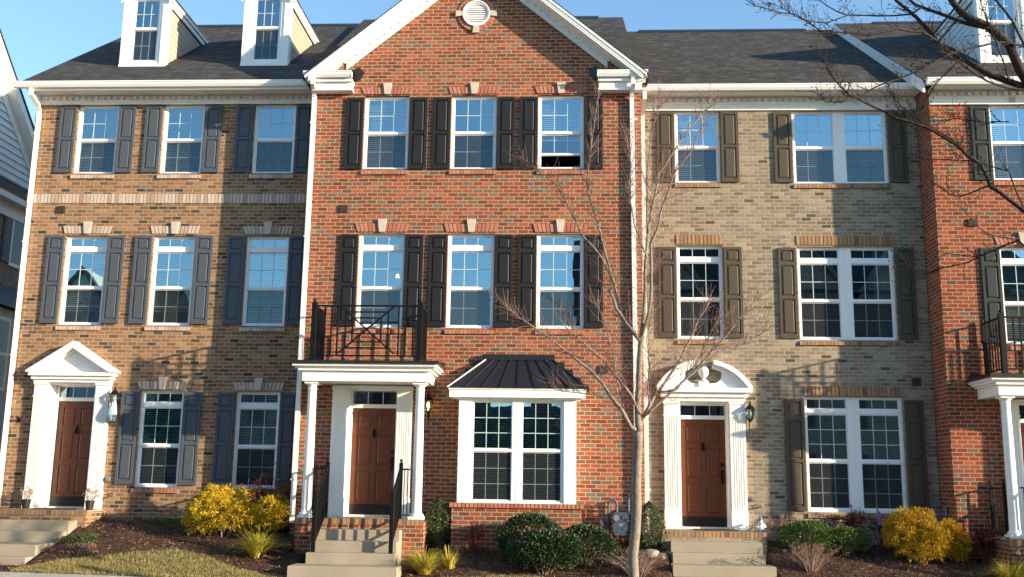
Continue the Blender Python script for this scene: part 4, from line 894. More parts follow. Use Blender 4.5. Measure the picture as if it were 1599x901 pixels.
# ------------------------------------------------------------------ plants
def leaf_quads(C, D, ln, wd, bend=0.0):
    """diamond leaves at C pointing along D (N,3)"""
    n = len(C); D = D/np.linalg.norm(D, axis=1, keepdims=True); r = RNG.normal(size=(n, 3)); S = np.cross(D, r); S /= np.linalg.norm(S, axis=1, keepdims=True)
    ln = (ln*RNG.uniform(.6, 1.25, (n, 1))); wd = (wd*RNG.uniform(.7, 1.2, (n, 1))); N = np.cross(D, S)
    m = C+D*ln*.5+N*ln*bend
    V = np.stack([C, m-S*wd*.5, C+D*ln, m+S*wd*.5], 1).reshape(-1, 3)
    return V
def quads_mesh(mb, V, mi=0):
    o = len(mb.v); mb.v += [tuple(p) for p in V.tolist()]; k = len(V)//4
    mb.f += [(o+4*i, o+4*i+1, o+4*i+2, o+4*i+3) for i in range(k)]; mb.m += [mi]*k
def unit(n):
    d = RNG.normal(size=(n, 3)); return d/np.linalg.norm(d, axis=1, keepdims=True)
def lumpy(d, seed, amp=.16):
    r = np.random.default_rng(seed); s = np.zeros(len(d))
    for k in range(7): s += np.maximum(0, d @ unit_s(r) - .55)*r.uniform(.6, 1.6)
    return 1 - amp + amp*2.0*s/ (s.max()+1e-6)
def unit_s(r): v = r.normal(size=3); return v/np.linalg.norm(v)
def thread_shrub(name, label, cat, x, y, z0, rx, ry, h, n, stops, group, seed, ln=.085, wd=.014):
    """mounded shrub of drooping thread-like sprays"""
    mb = MB(); c = np.array([x, y, z0+h*.47]); d = unit(n); d[:, 2] = np.where(d[:, 2] < -.65, -d[:, 2], d[:, 2]); d /= np.linalg.norm(d, axis=1, keepdims=True)
    sh = lumpy(d, seed, .24)*RNG.uniform(.62, 1.04, n)**.6
    lob = np.array([c]*4+[c+unit_s(RNG)*np.array([rx, ry, h*.5])*.62 for _ in range(13)]); lr = np.array([.80]*4+list(RNG.uniform(.34, .54, 13))); pick = RNG.integers(0, 17, n)
    C = lob[pick]+d*np.array([rx, ry, h*.52])*(sh*lr[pick])[:, None]; C[:, 2] = np.maximum(C[:, 2], z0+.04)
    for k in range(9):                              # each spray is a fan of threads
        dd = d*RNG.uniform(.5, 1.1, (n, 1))+unit(n)*.75+np.array([0, 0, .15-.09*k]); P = C+unit(n)*.035
        quads_mesh(mb, leaf_quads(P, dd, ln, wd, .06))
    st = MB()
    for k in range(9):
        a = unit_s(RNG); e = (x+a[0]*rx*.7, y+a[1]*ry*.7, z0+h*(.45+.3*abs(a[2]))); st.tube([(x+a[0]*.06, y+a[1]*.06, z0-.05), ((x+e[0])/2, (y+e[1])/2, z0+h*.25), e], [.022, .016, .006], 5)
    t = thing(name, label, cat, (x, y, z0), group); part('foliage', mb, FOL[stops], t, recalc=False); part('stem', st, TWIG, t); return t
def leafy_shrub(name, label, cat, x, y, z0, rx, ry, h, n, mat, group, seed, ln=.045, wd=.026, shellness=.5, col=.0):
    mb = MB(); d = unit(n); d[:, 2] = np.where(d[:, 2] < -.7, -d[:, 2], d[:, 2]); sh = lumpy(d, seed, .14)*RNG.uniform(0, 1, n)**(1-shellness*.8)**1
    sh = np.clip(lumpy(d, seed, .14)*RNG.uniform(.45, 1.03, n)**shellness, 0, 1.3)
    c = np.array([x, y, z0+h*.49]); zfac = np.array([rx, ry, h*.51]); C = c+d*zfac*sh[:, None]
    if col: C[:, 2] = z0+.05+RNG.uniform(0, 1, n)*h; tt = (C[:, 2]-z0)/h; wv = (np.sin(np.pi*np.clip(tt*.85+.12, 0, 1))**.6)[:, None]; ang = RNG.uniform(0, 6.283, n); rr = RNG.uniform(.2, 1, n)**.5; C[:, :2] = np.array([x, y])+np.stack([np.cos(ang)*rr*rx, np.sin(ang)*rr*ry], 1)*wv*(1+.18*np.sin(5*ang+9*tt))[:, None]
    dd = d+unit(n)*.8+np.array([0, 0, .35]); quads_mesh(mb, leaf_quads(C, dd, ln, wd, .10))
    st = MB()
    for k in range(10):
        a = unit_s(RNG); st.tube([(x+a[0]*.05, y+a[1]*.05, z0-.05), (x+a[0]*rx*.4, y+a[1]*ry*.4, z0+h*.4), (x+a[0]*rx*.8, y+a[1]*ry*.8, z0+h*(.55+.35*abs(a[2])))], [.016, .011, .004], 5)
    t = thing(name, label, cat, (x, y, z0), group); part('foliage', mb, mat, t, recalc=False); part('stem', st, TWIG, t); return t
def tuft(label, x, y, z0, n, r, h, group):
    mb = MB()
    for i in range(n):
        a = random.uniform(0, 6.283); lean = random.uniform(.3, 1.15); L = h*random.uniform(.7, 1.25); w = random.uniform(.005, .010); b = random.uniform(0, .10)
        dx, dy = math.cos(a), math.sin(a); pts = []
        for k in range(5):
            t = k/4; pts.append((x+dx*(b+r*lean*t**1.4), y+dy*(b+r*lean*t**1.4), z0+L*(t-.62*lean*t*t)))
        sx, sy = -dy*w, dx*w; vs = []
        for k, p in enumerate(pts): f = 1-.85*k/4; vs += [(p[0]-sx*f, p[1]-sy*f, p[2]), (p[0]+sx*f, p[1]+sy*f, p[2])]
        mb.add(vs, [(2*k, 2*k+1, 2*k+3, 2*k+2) for k in range(4)])
    return solo('ornamental_grass', mb, FOL['sedge'], (x, y, z0), label, 'grass clump', group, recalc=False)
def twiggy(name, label, cat, x, y, z0, r, h, n, mat, leaf=None, nl=0, group=None, lln=.04, lwd=.02, heads=0):
    t = thing(name, label, cat, (x, y, z0), group); st = MB(); tips = []
    for i in range(n):
        a = random.uniform(0, 6.283); s = random.uniform(.1, 1); L = h*random.uniform(.6, 1.05); dx, dy = math.cos(a)*r*s, math.sin(a)*r*s
        p0 = (x+dx*.15, y+dy*.15, z0-.03); p1 = (x+dx*.5, y+dy*.5, z0+L*.55); p2 = (x+dx+random.uniform(-.05, .05), y+dy, z0+L); st.tube([p0, p1, p2], [.006, .0045, .002], 4); tips.append((p1, p2))
        for k in range(2):
            f = random.uniform(.2, .8); q = Vector(p1).lerp(Vector(p2), f); e = q+Vector((random.uniform(-.1, .1), random.uniform(-.1, .1), random.uniform(.03, .14)))*(h/.6); st.tube([q, e], [.0035, .0015], 3); tips.append((q, e))
    part('stem', st, mat, t, recalc=False)
    if nl:
        f = MB(); C = []; 
        for i in range(nl): a, b = random.choice(tips); C.append(Vector(a).lerp(Vector(b), random.uniform(.25, 1.05))+Vector((random.gauss(0, .025), random.gauss(0, .025), random.gauss(0, .02))))
        C = np.array([tuple(c) for c in C]); quads_mesh(f, leaf_quads(C, unit(nl)+np.array([0, 0, -.1]), lln, lwd, .1)); part('foliage', f, leaf, t, recalc=False)
    if heads:
        f = MB()
        for a, b in tips[::3][:heads]:
            c = np.array(tuple(b)); C = c+RNG.normal(size=(26, 3))*np.array([.022, .022, .014]); quads_mesh(f, leaf_quads(C, unit(26), .018, .012))
        part('seed_head', f, leaf or mat, t, recalc=False)
    return t
FOL = {
 'gold': island('golden_threadleaf', [(0, (.22,.16,.012)), (.2, (.42,.30,.018)), (.55, (.62,.45,.03)), (1, (.78,.58,.06))], bump=0, namt=.5, nscale=5, trans=.22, rough=.6),
 'gold2': island('deep_golden_threadleaf', [(0, (.20,.125,.01)), (.2, (.42,.26,.014)), (.55, (.60,.375,.022)), (1, (.74,.48,.04))], bump=0, namt=.5, nscale=5, trans=.22, rough=.6),
 'holly': island('dark_holly_leaf', [(0, (.010,.022,.009)), (.5, (.022,.050,.016)), (.85, (.045,.085,.028)), (1, (.085,.12,.045))], bump=0, namt=.5, nscale=6, rough=.42, spec=.35),
 'upright': island('olive_holly_leaf', [(0, (.020,.034,.010)), (.5, (.045,.075,.018)), (.9, (.09,.12,.035)), (1, (.16,.17,.06))], bump=0, namt=.5, nscale=6, rough=.4, spec=.4, trans=.1),
 'azalea': island('mid_green_leaf', [(0, (.035,.065,.014)), (.5, (.09,.155,.034)), (1, (.18,.25,.06))], bump=0, namt=.5, nscale=6, rough=.4, trans=.15),
 'nandina': island('russet_leaf', [(0, (.06,.022,.018)), (.5, (.16,.05,.03)), (.8, (.22,.085,.04)), (1, (.20,.13,.06))], bump=0, namt=.4, nscale=6, trans=.15),
 'barberry': island('dark_red_leaf', [(0, (.025,.008,.010)), (.6, (.075,.018,.018)), (1, (.13,.03,.025))], bump=0, namt=.4, nscale=6, trans=.1),
 'dry': island('dry_brown_leaf', [(0, (.11,.06,.04)), (.6, (.24,.14,.10)), (1, (.36,.25,.18))], bump=0, namt=.3, nscale=6, trans=.1),
 'sedge': island('yellow_sedge_blade', [(0, (.16,.16,.02)), (.35, (.42,.36,.04)), (.8, (.60,.49,.07)), (1, (.66,.56,.15))], bump=0, namt=.3, nscale=8, trans=.2, rough=.6),
 'cover': island('ground_cover_leaf', [(0, (.05,.10,.012)), (1, (.16,.24,.03))], bump=0, namt=.3, nscale=8, trans=.15),
}
REDT = plain('red_twig', (.20,.045,.035), .8, .3, 20); DRYT = plain('dry_stem', (.27,.18,.14), .9, .3, 20)
G = gz
GS_ = 'golden threadleaf shrubs'
thread_shrub('golden_shrub', 'broad golden threadleaf shrub in front of the slate shuttered windows', 'shrub', -6.45, -.30, G(-6.45,-.3)-.08, .76, .62, .98, 1900, 'gold', GS_, 1)
thread_shrub('golden_shrub', 'smaller golden shrub tucked behind the broad one beside the porch downspout', 'shrub', -5.62, .12, G(-5.6,.1)-.05, .50, .42, .70, 1000, 'gold', GS_, 2)
thread_shrub('golden_shrub', 'large upright golden shrub in front of the dark ground floor double window', 'shrub', 6.36, -.35, G(6.36,-.35)-.1, .56, .52, 1.04, 1600, 'gold2', GS_, 3)
thread_shrub('golden_shrub', 'small golden shrub in front of the gas pipe by the right porch', 'shrub', 7.06, -.10, G(7.1,-.1)-.08, .42, .38, .78, 900, 'gold2', GS_, 4)
HG = 'clipped dark evergreen mounds under the bay window'
leafy_shrub('evergreen_shrub', 'dark glossy evergreen mound nearest the brick base of the bay window', 'shrub', -.62, -1.0, G(-.6,-1)-.05, .62, .42, .90, 9500, FOL['holly'], HG, 11, .042, .026)
leafy_shrub('evergreen_shrub', 'dark glossy evergreen mound reaching towards the gas meter', 'shrub', .36, -1.15, G(.3,-1.1)-.05, .58, .50, .78, 9500, FOL['holly'], HG, 12, .042, .026)
leafy_shrub('evergreen_shrub', 'low dark glossy evergreen mound in front of the other two', 'shrub', -.36, -1.55, G(-.3,-1.5)-.05, .74, .42, .74, 10500, FOL['holly'], HG, 13, .042, .026)
UG = 'narrow upright evergreens'
leafy_shrub('upright_shrub', 'narrow upright evergreen between the porch column and the bay window', 'shrub', -2.38, -.35, G(-2.4,-.35)-.02, .30, .28, .86, 5200, FOL['upright'], UG, 21, .035, .018, col=1)
leafy_shrub('upright_shrub', 'narrow upright evergreen half hidden by the bare street tree trunk', 'shrub', 1.56, -.20, G(1.55,-.2)-.02, .32, .28, .80, 5200, FOL['upright'], UG, 22, .035, .018, col=1)
AG = 'round green shrubs by the plain steps'
leafy_shrub('round_shrub', 'sunlit rounded green shrub right of the plain concrete steps', 'shrub', 4.46, -.15, G(4.4,-.1)-.04, .48, .42, .56, 4200, FOL['azalea'], AG, 31, .05, .024)
leafy_shrub('round_shrub', 'shaded rounded green shrub beneath the dark double window', 'shrub', 5.22, -.10, G(5.2,-.1)-.04, .40, .36, .50, 3600, FOL['azalea'], AG, 32, .05, .024)
NG = 'russet winter bushes'
twiggy('russet_bush', 'leggy russet bush in front of the last slate shutter by the porch', 'bush', -5.42, .33, G(-5.4,.3), .40, 1.12, 22, REDT, FOL['nandina'], 520, NG, .05, .02)
twiggy('russet_bush', 'russet bush below the second ground floor window, behind the golden shrubs', 'bush', -6.02, .35, G(-6,.35), .40, 1.0, 22, REDT, FOL['nandina'], 520, NG, .05, .02)
twiggy('russet_bush', 'dark red bush under the dark double window sill', 'bush', 5.36, .42, G(5.4,.4), .44, .62, 30, REDT, FOL['barberry'], 900, NG, .05, .024)
twiggy('russet_bush', 'small dark red bush between the pennant and the large golden shrub', 'bush', 5.95, .30, G(5.9,.3), .28, .55, 24, REDT, FOL['barberry'], 500, NG, .05, .024)
twiggy('russet_bush', 'dark red bush between the small golden shrub and the right porch', 'bush', 7.62, -.30, G(7.6,-.3), .36, .62, 30, REDT, FOL['barberry'], 900, NG, .05, .024)
twiggy('bare_bush', 'brown leaved low bush between the figurine and the green shrubs', 'bush', 4.10, .32, G(4.1,.3), .42, .52, 26, DRYT, FOL['dry'], 420, None, .045, .02)
twiggy('bare_bush', 'dead hydrangea with dry heads in front of the sunlit green shrub', 'bush', 4.30, -1.0, G(4.3,-1.0)-.02, .60, .46, 80, DRYT, FOL['dry'], 0, None, heads=60)
twiggy('bare_bush', 'dry hydrangea stems around the foot of the bare street tree', 'bush', 1.25, -1.55, G(1.2,-1.5)-.02, .66, .40, 80, DRYT, FOL['dry'], 0, None, heads=60)
twiggy('red_twig_bush', 'thin red twigged bush left of the dark evergreen mounds', 'bush', -1.66, -.75, G(-1.6,-.75), .26, .58, 60, REDT, FOL['barberry'], 260, None, .035, .012)
TG = 'yellow ornamental grass clumps'
tuft('yellow grass clump in front of the broad golden shrub', -5.50, -1.25, G(-5.5,-1.25)-.02, 520, .62, .62, TG)
tuft('yellow grass clump right beside the railed concrete steps', -2.42, -1.75, G(-2.4,-1.7)-.02, 480, .60, .52, TG)
tuft('small yellow grass clump between the larger clump and the red twigged bush', -2.02, -1.45, G(-2,-1.4)-.02, 130, .32, .42, TG)
tuft('yellow grass clump low in the right corner below the porch', 7.62, -1.30, G(7.6,-1.2)-.02, 380, .60, .50, TG)
def cover(label, x, y, r, n, mat, h=.07):
    mb = MB(); a = RNG.uniform(0, 6.283, n); rr = np.sqrt(RNG.uniform(0, 1, n))*r*(1+.25*np.sin(3*a+x)); xs = x+np.cos(a)*rr*1.3; ys = y+np.sin(a)*rr*.7
    C = np.array([(p, q, gz(p, q)+bumpy(p, q)+RNG.uniform(0, h)*(1-min(1, (w/r)**2)*.7)) for p, q, w in zip(xs, ys, rr)]); D = unit(n); D[:, 2] = abs(D[:, 2])+.3
    quads_mesh(mb, leaf_quads(C, D, .04, .016, .1)); return solo('low_plant', mb, mat, (x, y, gz(x, y)), label, 'plant', None, recalc=False)
cover('patch of fresh green ground cover close to the wall below the slate shutters', -7.75, .32, .30, 900, FOL['cover'])
cover('creeping olive mound on the mulch beside the wide left steps', -9.0, -.75, .32, 900, FOL['upright'], .10)
cover('creeping straw coloured mound at the mulch edge near the lawn by the left steps', -8.85, -1.25, .36, 1000, FOL['dry'], .08)

# ------------------------------------------------------------------ trees
STREET_LIMBS = [[(0.94,-5.37,0.0,0.0743),(0.93,-5.46,0.38,0.0714),(0.95,-5.56,0.98,0.0685),(0.96,-5.65,1.58,0.0656),(0.98,-5.75,2.09,0.0627),(0.98,-5.84,2.3,0.0598)],[(1.02,-5.37,2.33,0.0507),(1.01,-5.35,2.64,0.0471),(1.03,-5.33,3.0,0.0435),(1.06,-5.31,3.55,0.0399),(1.09,-5.29,3.69,0.0362)],[(1.05,-5.37,3.62,0.0254),(0.85,-5.39,3.86,0.0236),(0.71,-5.41,4.07,0.0219),(0.62,-5.43,4.32,0.0202),(0.7,-5.45,4.39,0.0184),(0.62,-5.47,4.62,0.0167),(0.51,-5.49,5.05,0.015),(0.42,-5.51,5.41,0.0132),(0.32,-5.53,5.69,0.0115),(0.29,-5.55,5.92,0.0097),(0.34,-5.57,6.35,0.008),(0.4,-5.58,6.81,0.0063),(0.47,-5.6,7.31,0.0045)],[(1.03,-5.37,3.63,0.0217),(0.8,-5.35,3.91,0.0197),(0.7,-5.33,4.38,0.0177),(0.49,-5.31,4.86,0.0157),(0.24,-5.29,5.15,0.0137),(0.09,-5.27,5.47,0.0117),(-0.03,-5.25,5.74,0.0097),(-0.14,-5.22,5.94,0.0077),(-0.29,-5.2,6.08,0.0056),(-0.7,-5.18,6.4,0.0036)],[(1.06,-5.37,3.65,0.0308),(1.1,-5.35,3.91,0.0284),(1.13,-5.33,4.38,0.026),(1.15,-5.31,4.86,0.0236),(1.18,-5.29,5.2,0.0213),(1.22,-5.27,5.42,0.0189),(1.29,-5.25,5.77,0.0165),(1.34,-5.23,6.09,0.0141),(1.47,-5.21,6.29,0.0117),(1.66,-5.18,6.6,0.0093),(2.0,-5.16,7.05,0.0069),(2.14,-5.14,7.29,0.0045)],[(1.07,-5.37,3.68,0.0254),(1.16,-5.46,3.97,0.0231),(1.2,-5.54,4.34,0.0207),(1.19,-5.63,4.97,0.0184),(1.27,-5.72,5.14,0.0161),(1.32,-5.8,5.38,0.0138),(1.44,-5.89,5.68,0.0115),(1.48,-5.98,5.86,0.0092),(1.74,-6.07,6.2,0.0068),(1.91,-6.15,6.59,0.0045)],[(1.18,-5.37,5.18,0.0145),(1.15,-5.59,5.55,0.0118),(1.13,-5.81,5.86,0.0091),(1.16,-6.03,6.26,0.0063),(1.28,-6.25,6.8,0.0036)],[(1.15,-5.37,4.85,0.0127),(0.99,-5.22,5.36,0.0104),(0.92,-5.07,5.89,0.0082),(0.97,-4.91,6.34,0.0059),(0.91,-4.76,7.0,0.0036)],[(0.99,-5.37,2.35,0.0362),(0.91,-5.41,2.39,0.0331),(0.79,-5.46,2.61,0.0299),(0.7,-5.5,2.72,0.0267),(0.5,-5.54,3.0,0.0236),(0.32,-5.59,3.18,0.0204),(0.1,-5.63,3.35,0.0172),(-0.2,-5.67,3.58,0.014),(-0.47,-5.72,3.76,0.0109),(-0.64,-5.76,3.86,0.0077),(-0.93,-5.8,4.1,0.0045)],[(1.02,-5.37,2.62,0.0199),(0.91,-5.45,2.84,0.0172),(0.73,-5.53,3.05,0.0145),(0.5,-5.61,3.33,0.0118),(0.29,-5.69,3.49,0.0091),(0.03,-5.77,3.71,0.0063),(-0.15,-5.85,3.9,0.0036)],[(0.81,-5.37,2.62,0.0163),(0.79,-5.22,2.81,0.0142),(0.72,-5.07,3.14,0.0121),(0.71,-4.92,3.44,0.01),(0.64,-4.78,3.76,0.0079),(0.51,-4.63,4.15,0.0057),(0.35,-4.48,4.37,0.0036)],[(0.79,-5.37,2.62,0.0109),(0.6,-5.38,2.79,0.0088),(0.33,-5.4,2.85,0.0068),(-0.08,-5.41,2.89,0.0048),(-0.3,-5.42,3.07,0.0027)],[(1.02,-5.37,2.35,0.0308),(1.11,-5.28,2.58,0.0271),(1.26,-5.2,2.86,0.0233),(1.43,-5.11,3.07,0.0195),(1.65,-5.02,3.39,0.0158),(1.8,-4.94,3.68,0.012),(1.94,-4.85,4.0,0.0083),(2.16,-4.76,4.35,0.0045)],[(1.09,-5.37,2.55,0.0236),(1.33,-5.38,2.76,0.0202),(1.63,-5.38,3.03,0.0169),(1.95,-5.39,3.35,0.0136),(2.24,-5.4,3.67,0.0103),(2.47,-5.41,3.96,0.0069),(2.75,-5.41,4.28,0.0036)],[(1.72,-5.37,3.09,0.0136),(2.14,-5.29,3.47,0.0103),(2.43,-5.2,3.56,0.0069),(2.9,-5.12,3.8,0.0036)],[(1.09,-5.37,2.53,0.0127),(1.17,-5.5,2.72,0.0109),(1.13,-5.62,2.89,0.0091),(1.15,-5.75,3.23,0.0073),(1.1,-5.87,3.55,0.0054),(1.17,-6.0,3.99,0.0036)],[(1.29,-5.37,2.89,0.0136),(1.55,-5.31,2.92,0.0111),(1.89,-5.25,3.38,0.0086),(2.04,-5.19,3.71,0.0061),(2.22,-5.13,4.0,0.0036)]]  # limb nodes of both trees traced from image pixels at assumed depths
NEAR_LIMBS = [[(4.33,-10.47,0.72,0.0938),(4.46,-10.35,1.98,0.0849),(4.6,-10.23,3.16,0.076),(4.69,-10.12,3.92,0.0671),(4.8,-10.0,4.78,0.0582),(4.82,-9.88,5.36,0.0494)],[(4.54,-10.47,5.14,0.0494),(4.43,-10.46,5.27,0.0458),(4.21,-10.46,5.79,0.0423),(4.02,-10.45,5.99,0.0388),(3.87,-10.45,6.06,0.0353),(3.79,-10.44,6.14,0.0317),(3.71,-10.44,6.26,0.0282),(3.63,-10.43,6.43,0.0247)],[(4.04,-10.47,5.95,0.0247),(3.86,-10.39,6.04,0.0222),(3.71,-10.32,6.15,0.0197),(3.56,-10.24,6.26,0.0173),(3.47,-10.16,6.35,0.0148),(3.38,-10.08,6.5,0.0123)],[(4.57,-10.47,4.95,0.0395),(4.45,-10.44,5.34,0.037),(4.2,-10.42,5.43,0.0345),(4.04,-10.39,5.51,0.0321),(3.85,-10.36,5.67,0.0296),(3.68,-10.33,5.78,0.0271),(3.58,-10.31,5.91,0.0247),(3.48,-10.28,6.09,0.0222),(3.37,-10.25,6.24,0.0197),(3.26,-10.22,6.37,0.0173),(3.22,-10.2,6.49,0.0148)],[(3.53,-10.47,5.83,0.0128),(3.37,-10.55,5.88,0.0118),(3.11,-10.63,5.88,0.0107),(2.82,-10.7,5.79,0.0097),(2.53,-10.78,5.78,0.0087),(2.36,-10.86,5.74,0.0076),(2.1,-10.94,5.89,0.0066),(1.91,-11.01,5.88,0.0055),(1.71,-11.09,5.9,0.0045),(1.61,-11.17,5.92,0.0035)],[(3.41,-10.47,6.17,0.0099),(3.32,-10.39,6.14,0.0087),(3.04,-10.3,6.17,0.0075),(2.77,-10.22,6.22,0.0063),(2.59,-10.14,6.37,0.0051),(2.52,-10.06,6.49,0.0039)],[(2.71,-10.47,6.1,0.0064),(2.51,-10.43,6.04,0.0056),(2.27,-10.4,6.1,0.0047),(2.13,-10.36,6.22,0.0038),(1.98,-10.32,6.32,0.003)],[(4.44,-10.47,5.31,0.0118),(4.14,-10.53,5.32,0.0107),(3.93,-10.6,5.36,0.0095),(3.73,-10.66,5.46,0.0083),(3.59,-10.72,5.53,0.0071),(3.45,-10.79,5.59,0.0059)],[(4.59,-10.47,5.71,0.0118),(4.15,-10.53,5.78,0.0111),(4.03,-10.6,5.75,0.0104),(3.78,-10.66,5.67,0.0097),(3.54,-10.72,5.58,0.009),(3.4,-10.78,5.49,0.0083),(3.19,-10.85,5.36,0.0076),(2.97,-10.91,5.25,0.007),(2.79,-10.97,5.17,0.0063),(2.61,-11.03,5.05,0.0056),(2.44,-11.1,4.97,0.0049),(2.28,-11.16,4.95,0.0042),(2.16,-11.22,5.03,0.0035)],[(3.85,-10.47,4.59,0.0089),(3.7,-10.35,4.85,0.0078),(3.52,-10.24,5.03,0.0067),(3.36,-10.12,5.22,0.0056),(3.28,-10.0,5.39,0.0045),(3.26,-9.89,5.57,0.0035)],[(4.52,-10.47,3.78,0.0247),(4.23,-10.47,4.14,0.0228),(4.09,-10.48,4.25,0.0209),(3.93,-10.48,4.38,0.019),(3.85,-10.49,4.59,0.0171),(3.64,-10.49,4.78,0.0153),(3.4,-10.49,4.94,0.0134),(3.1,-10.5,5.04,0.0115),(2.88,-10.5,5.16,0.0096),(2.68,-10.51,5.26,0.0077),(2.52,-10.51,5.45,0.0058),(2.38,-10.51,5.74,0.0039)],[(3.94,-10.47,4.4,0.0074),(3.7,-10.38,4.31,0.0063),(3.65,-10.29,4.34,0.0052),(3.51,-10.21,4.5,0.0041),(3.46,-10.12,4.61,0.003)],[(4.51,-10.47,3.54,0.0109),(4.18,-10.39,3.88,0.0099),(4.13,-10.32,3.87,0.009),(3.88,-10.24,3.76,0.0081),(3.8,-10.17,3.72,0.0072),(3.62,-10.09,3.69,0.0062),(3.43,-10.02,3.63,0.0053),(3.33,-9.94,3.72,0.0044),(3.27,-9.86,3.85,0.0035)],[(3.79,-10.47,3.71,0.0049),(3.69,-10.3,3.76,0.0039),(3.6,-10.13,3.82,0.003)],[(4.23,-10.47,4.14,0.0079),(4.16,-10.36,4.56,0.0072),(4.09,-10.25,4.63,0.0064),(3.96,-10.13,4.74,0.0057),(3.84,-10.02,4.78,0.0049),(3.56,-9.91,4.82,0.0042),(3.44,-9.8,4.91,0.0035)],[(4.15,-10.47,3.87,0.0064),(3.85,-10.53,3.91,0.0053),(3.72,-10.58,3.99,0.0041),(3.6,-10.64,4.12,0.003)],[(4.55,-10.47,5.26,0.0148),(4.33,-10.31,6.1,0.0132),(4.26,-10.15,6.4,0.0115),(4.27,-9.99,6.59,0.0099)],[(4.18,-10.47,5.41,0.0079),(4.1,-10.5,5.7,0.0066),(4.03,-10.53,5.89,0.0053),(3.93,-10.56,6.2,0.0039)],[(3.75,-10.47,5.65,0.0069),(3.58,-10.24,5.49,0.0056),(3.52,-10.01,5.32,0.0043),(3.53,-9.77,5.2,0.003)],[(4.15,-10.47,5.01,0.0064),(3.97,-10.27,5.08,0.0053),(3.8,-10.07,5.19,0.0041),(3.63,-9.86,5.23,0.003)]]

def bare_tree(name, label, limbs, bark, twigmat, loc, ntw, budmat, seed, tl=(.18, .55), tr=.0035, wander=.35, start=1):
    rnd = random.Random(seed); t = thing(name, label, 'tree', loc); tr_ = MB(); br = MB(); tw = MB(); bd = MB(); tot = 0; segs = []
    for i, l in enumerate(limbs):
        pts = []
        for k in range(len(l)-1):                    # gentle wobble between the given nodes
            a, b = Vector(l[k][:3]), Vector(l[k+1][:3]); m = (a.lerp(b, .5))+Vector((rnd.gauss(0, .018), rnd.gauss(0, .03), rnd.gauss(0, .012)))*min(1, (b-a).length)
            pts += [(a, l[k][3]), (m, (l[k][3]+l[k+1][3])/2)]
        pts.append((Vector(l[-1][:3]), l[-1][3]))
        (tr_ if i < start else br).tube([p for p, _ in pts], [max(.0025, w) for _, w in pts], 10 if i < 2 else 6)
        if i >= start:
            for k in range(len(pts)-1): segs.append((pts[k], pts[k+1], k/len(pts)))
    wts = [(b[0]-a[0]).length*(.35+f) for a, b, f in segs]
    for _ in range(ntw):
        a, b, f = rnd.choices(segs, wts)[0]; q = a[0].lerp(b[0], rnd.random()); d = (b[0]-a[0]).normalized()
        out = Vector((rnd.gauss(0, 1), rnd.gauss(0, 1), rnd.gauss(.35, .6))); out = (out-d*out.dot(d)).normalized()
        e = (d*rnd.uniform(.5, 1.1)+out*rnd.uniform(.5, .95)+Vector((0, 0, .18))).normalized(); L = rnd.uniform(*tl)*(1.2-.5*f); ps = [q]; cur = e.copy()
        for k in range(3): cur = (cur+Vector((rnd.gauss(0, 1), rnd.gauss(0, 1), rnd.gauss(.25, 1)))*wander*.4).normalized(); ps.append(ps[-1]+cur*L/3)
        w = min(tr, a[1]*.7); tw.tube(ps, [w, w*.8, w*.6, w*.35], 4)
        for k in range(rnd.randint(2, 5)):
            j = rnd.randint(0, 2); p = ps[j].lerp(ps[j+1], rnd.random()); o = Vector((rnd.gauss(0, 1), rnd.gauss(0, 1), rnd.gauss(.4, 1))).normalized(); s = rnd.uniform(.6, 1.3)
            if rnd.random() < .35:
                e2 = p+(o*.6+cur*.6)*rnd.uniform(.05, .16); tw.tube([p, e2], [w*.5, w*.3], 3); p = e2
            bd.tube([p, p+o*.011*s, p+o*.022*s], [.0012*s, .0050*s, .0012*s], 4)
    part('trunk', tr_, bark, t, True); part('limb', br, bark, t, True); part('twigs', tw, twigmat, t, recalc=False); part('bud', bd, budmat, t, recalc=False)
    return t
bare_tree('street_tree', 'slender bare grey street tree with red buds in front of the houses', STREET_LIMBS, BARK, TWIG, (STREET_LIMBS[0][0][0], -5.37, -.15), 1000, BUD, 5, start=2)
bare_tree('near_tree', 'dark bare tree whose knobbly branches hang in from the upper right corner', NEAR_LIMBS, DBARK, DBARK, (NEAR_LIMBS[0][0][0], -10.4, -.2), 560, DBARK, 9, (.10, .34), .0030, .5)
def round_tree(label, x, y, h, r, n=9000):
    t = thing('evergreen_tree', label, 'tree', (x, y, -.2)); tr_ = MB(); tr_.tube([(x, y, -.2), (x, y, h*.8)], [.16, .05], 8); part('trunk', tr_, DBARK, t)
    f = MB(); zc = h*.56
    for k in range(9):                              # leaf masses of uneven size with gaps between them
        a = RNG.uniform(0, 6.283); q = RNG.uniform(.2, .75); c = np.array([x+math.cos(a)*r*q, y+math.sin(a)*r*q, zc+RNG.uniform(-.34, .34)*h]); rr = r*RNG.uniform(.28, .52); d = unit(n//9)
        C = c+d*rr*RNG.uniform(.75, 1.25, (n//9, 1)); quads_mesh(f, leaf_quads(C, d+unit(n//9)*.8, .14, .07, .05)); f.lathe(c[0], c[1], [(rr*.3, c[2]-rr*.72), (rr*.72, c[2]-rr*.3), (rr*.75, c[2]+rr*.25), (rr*.3, c[2]+rr*.72)], 7)
    part('crown', f, FOL['holly'], t, recalc=False)
round_tree('broad evergreen across the street, mirrored on the left of the bay window', -4.0, -31, 5.6, 2.4)
round_tree('loose evergreen across the street, mirrored on the right of the bay window', -.9, -32.5, 5.9, 2.0)
round_tree('evergreen across the street beside the pale sided house, mirrored in the left panes', -20.6, -31, 9.0, 2.3)

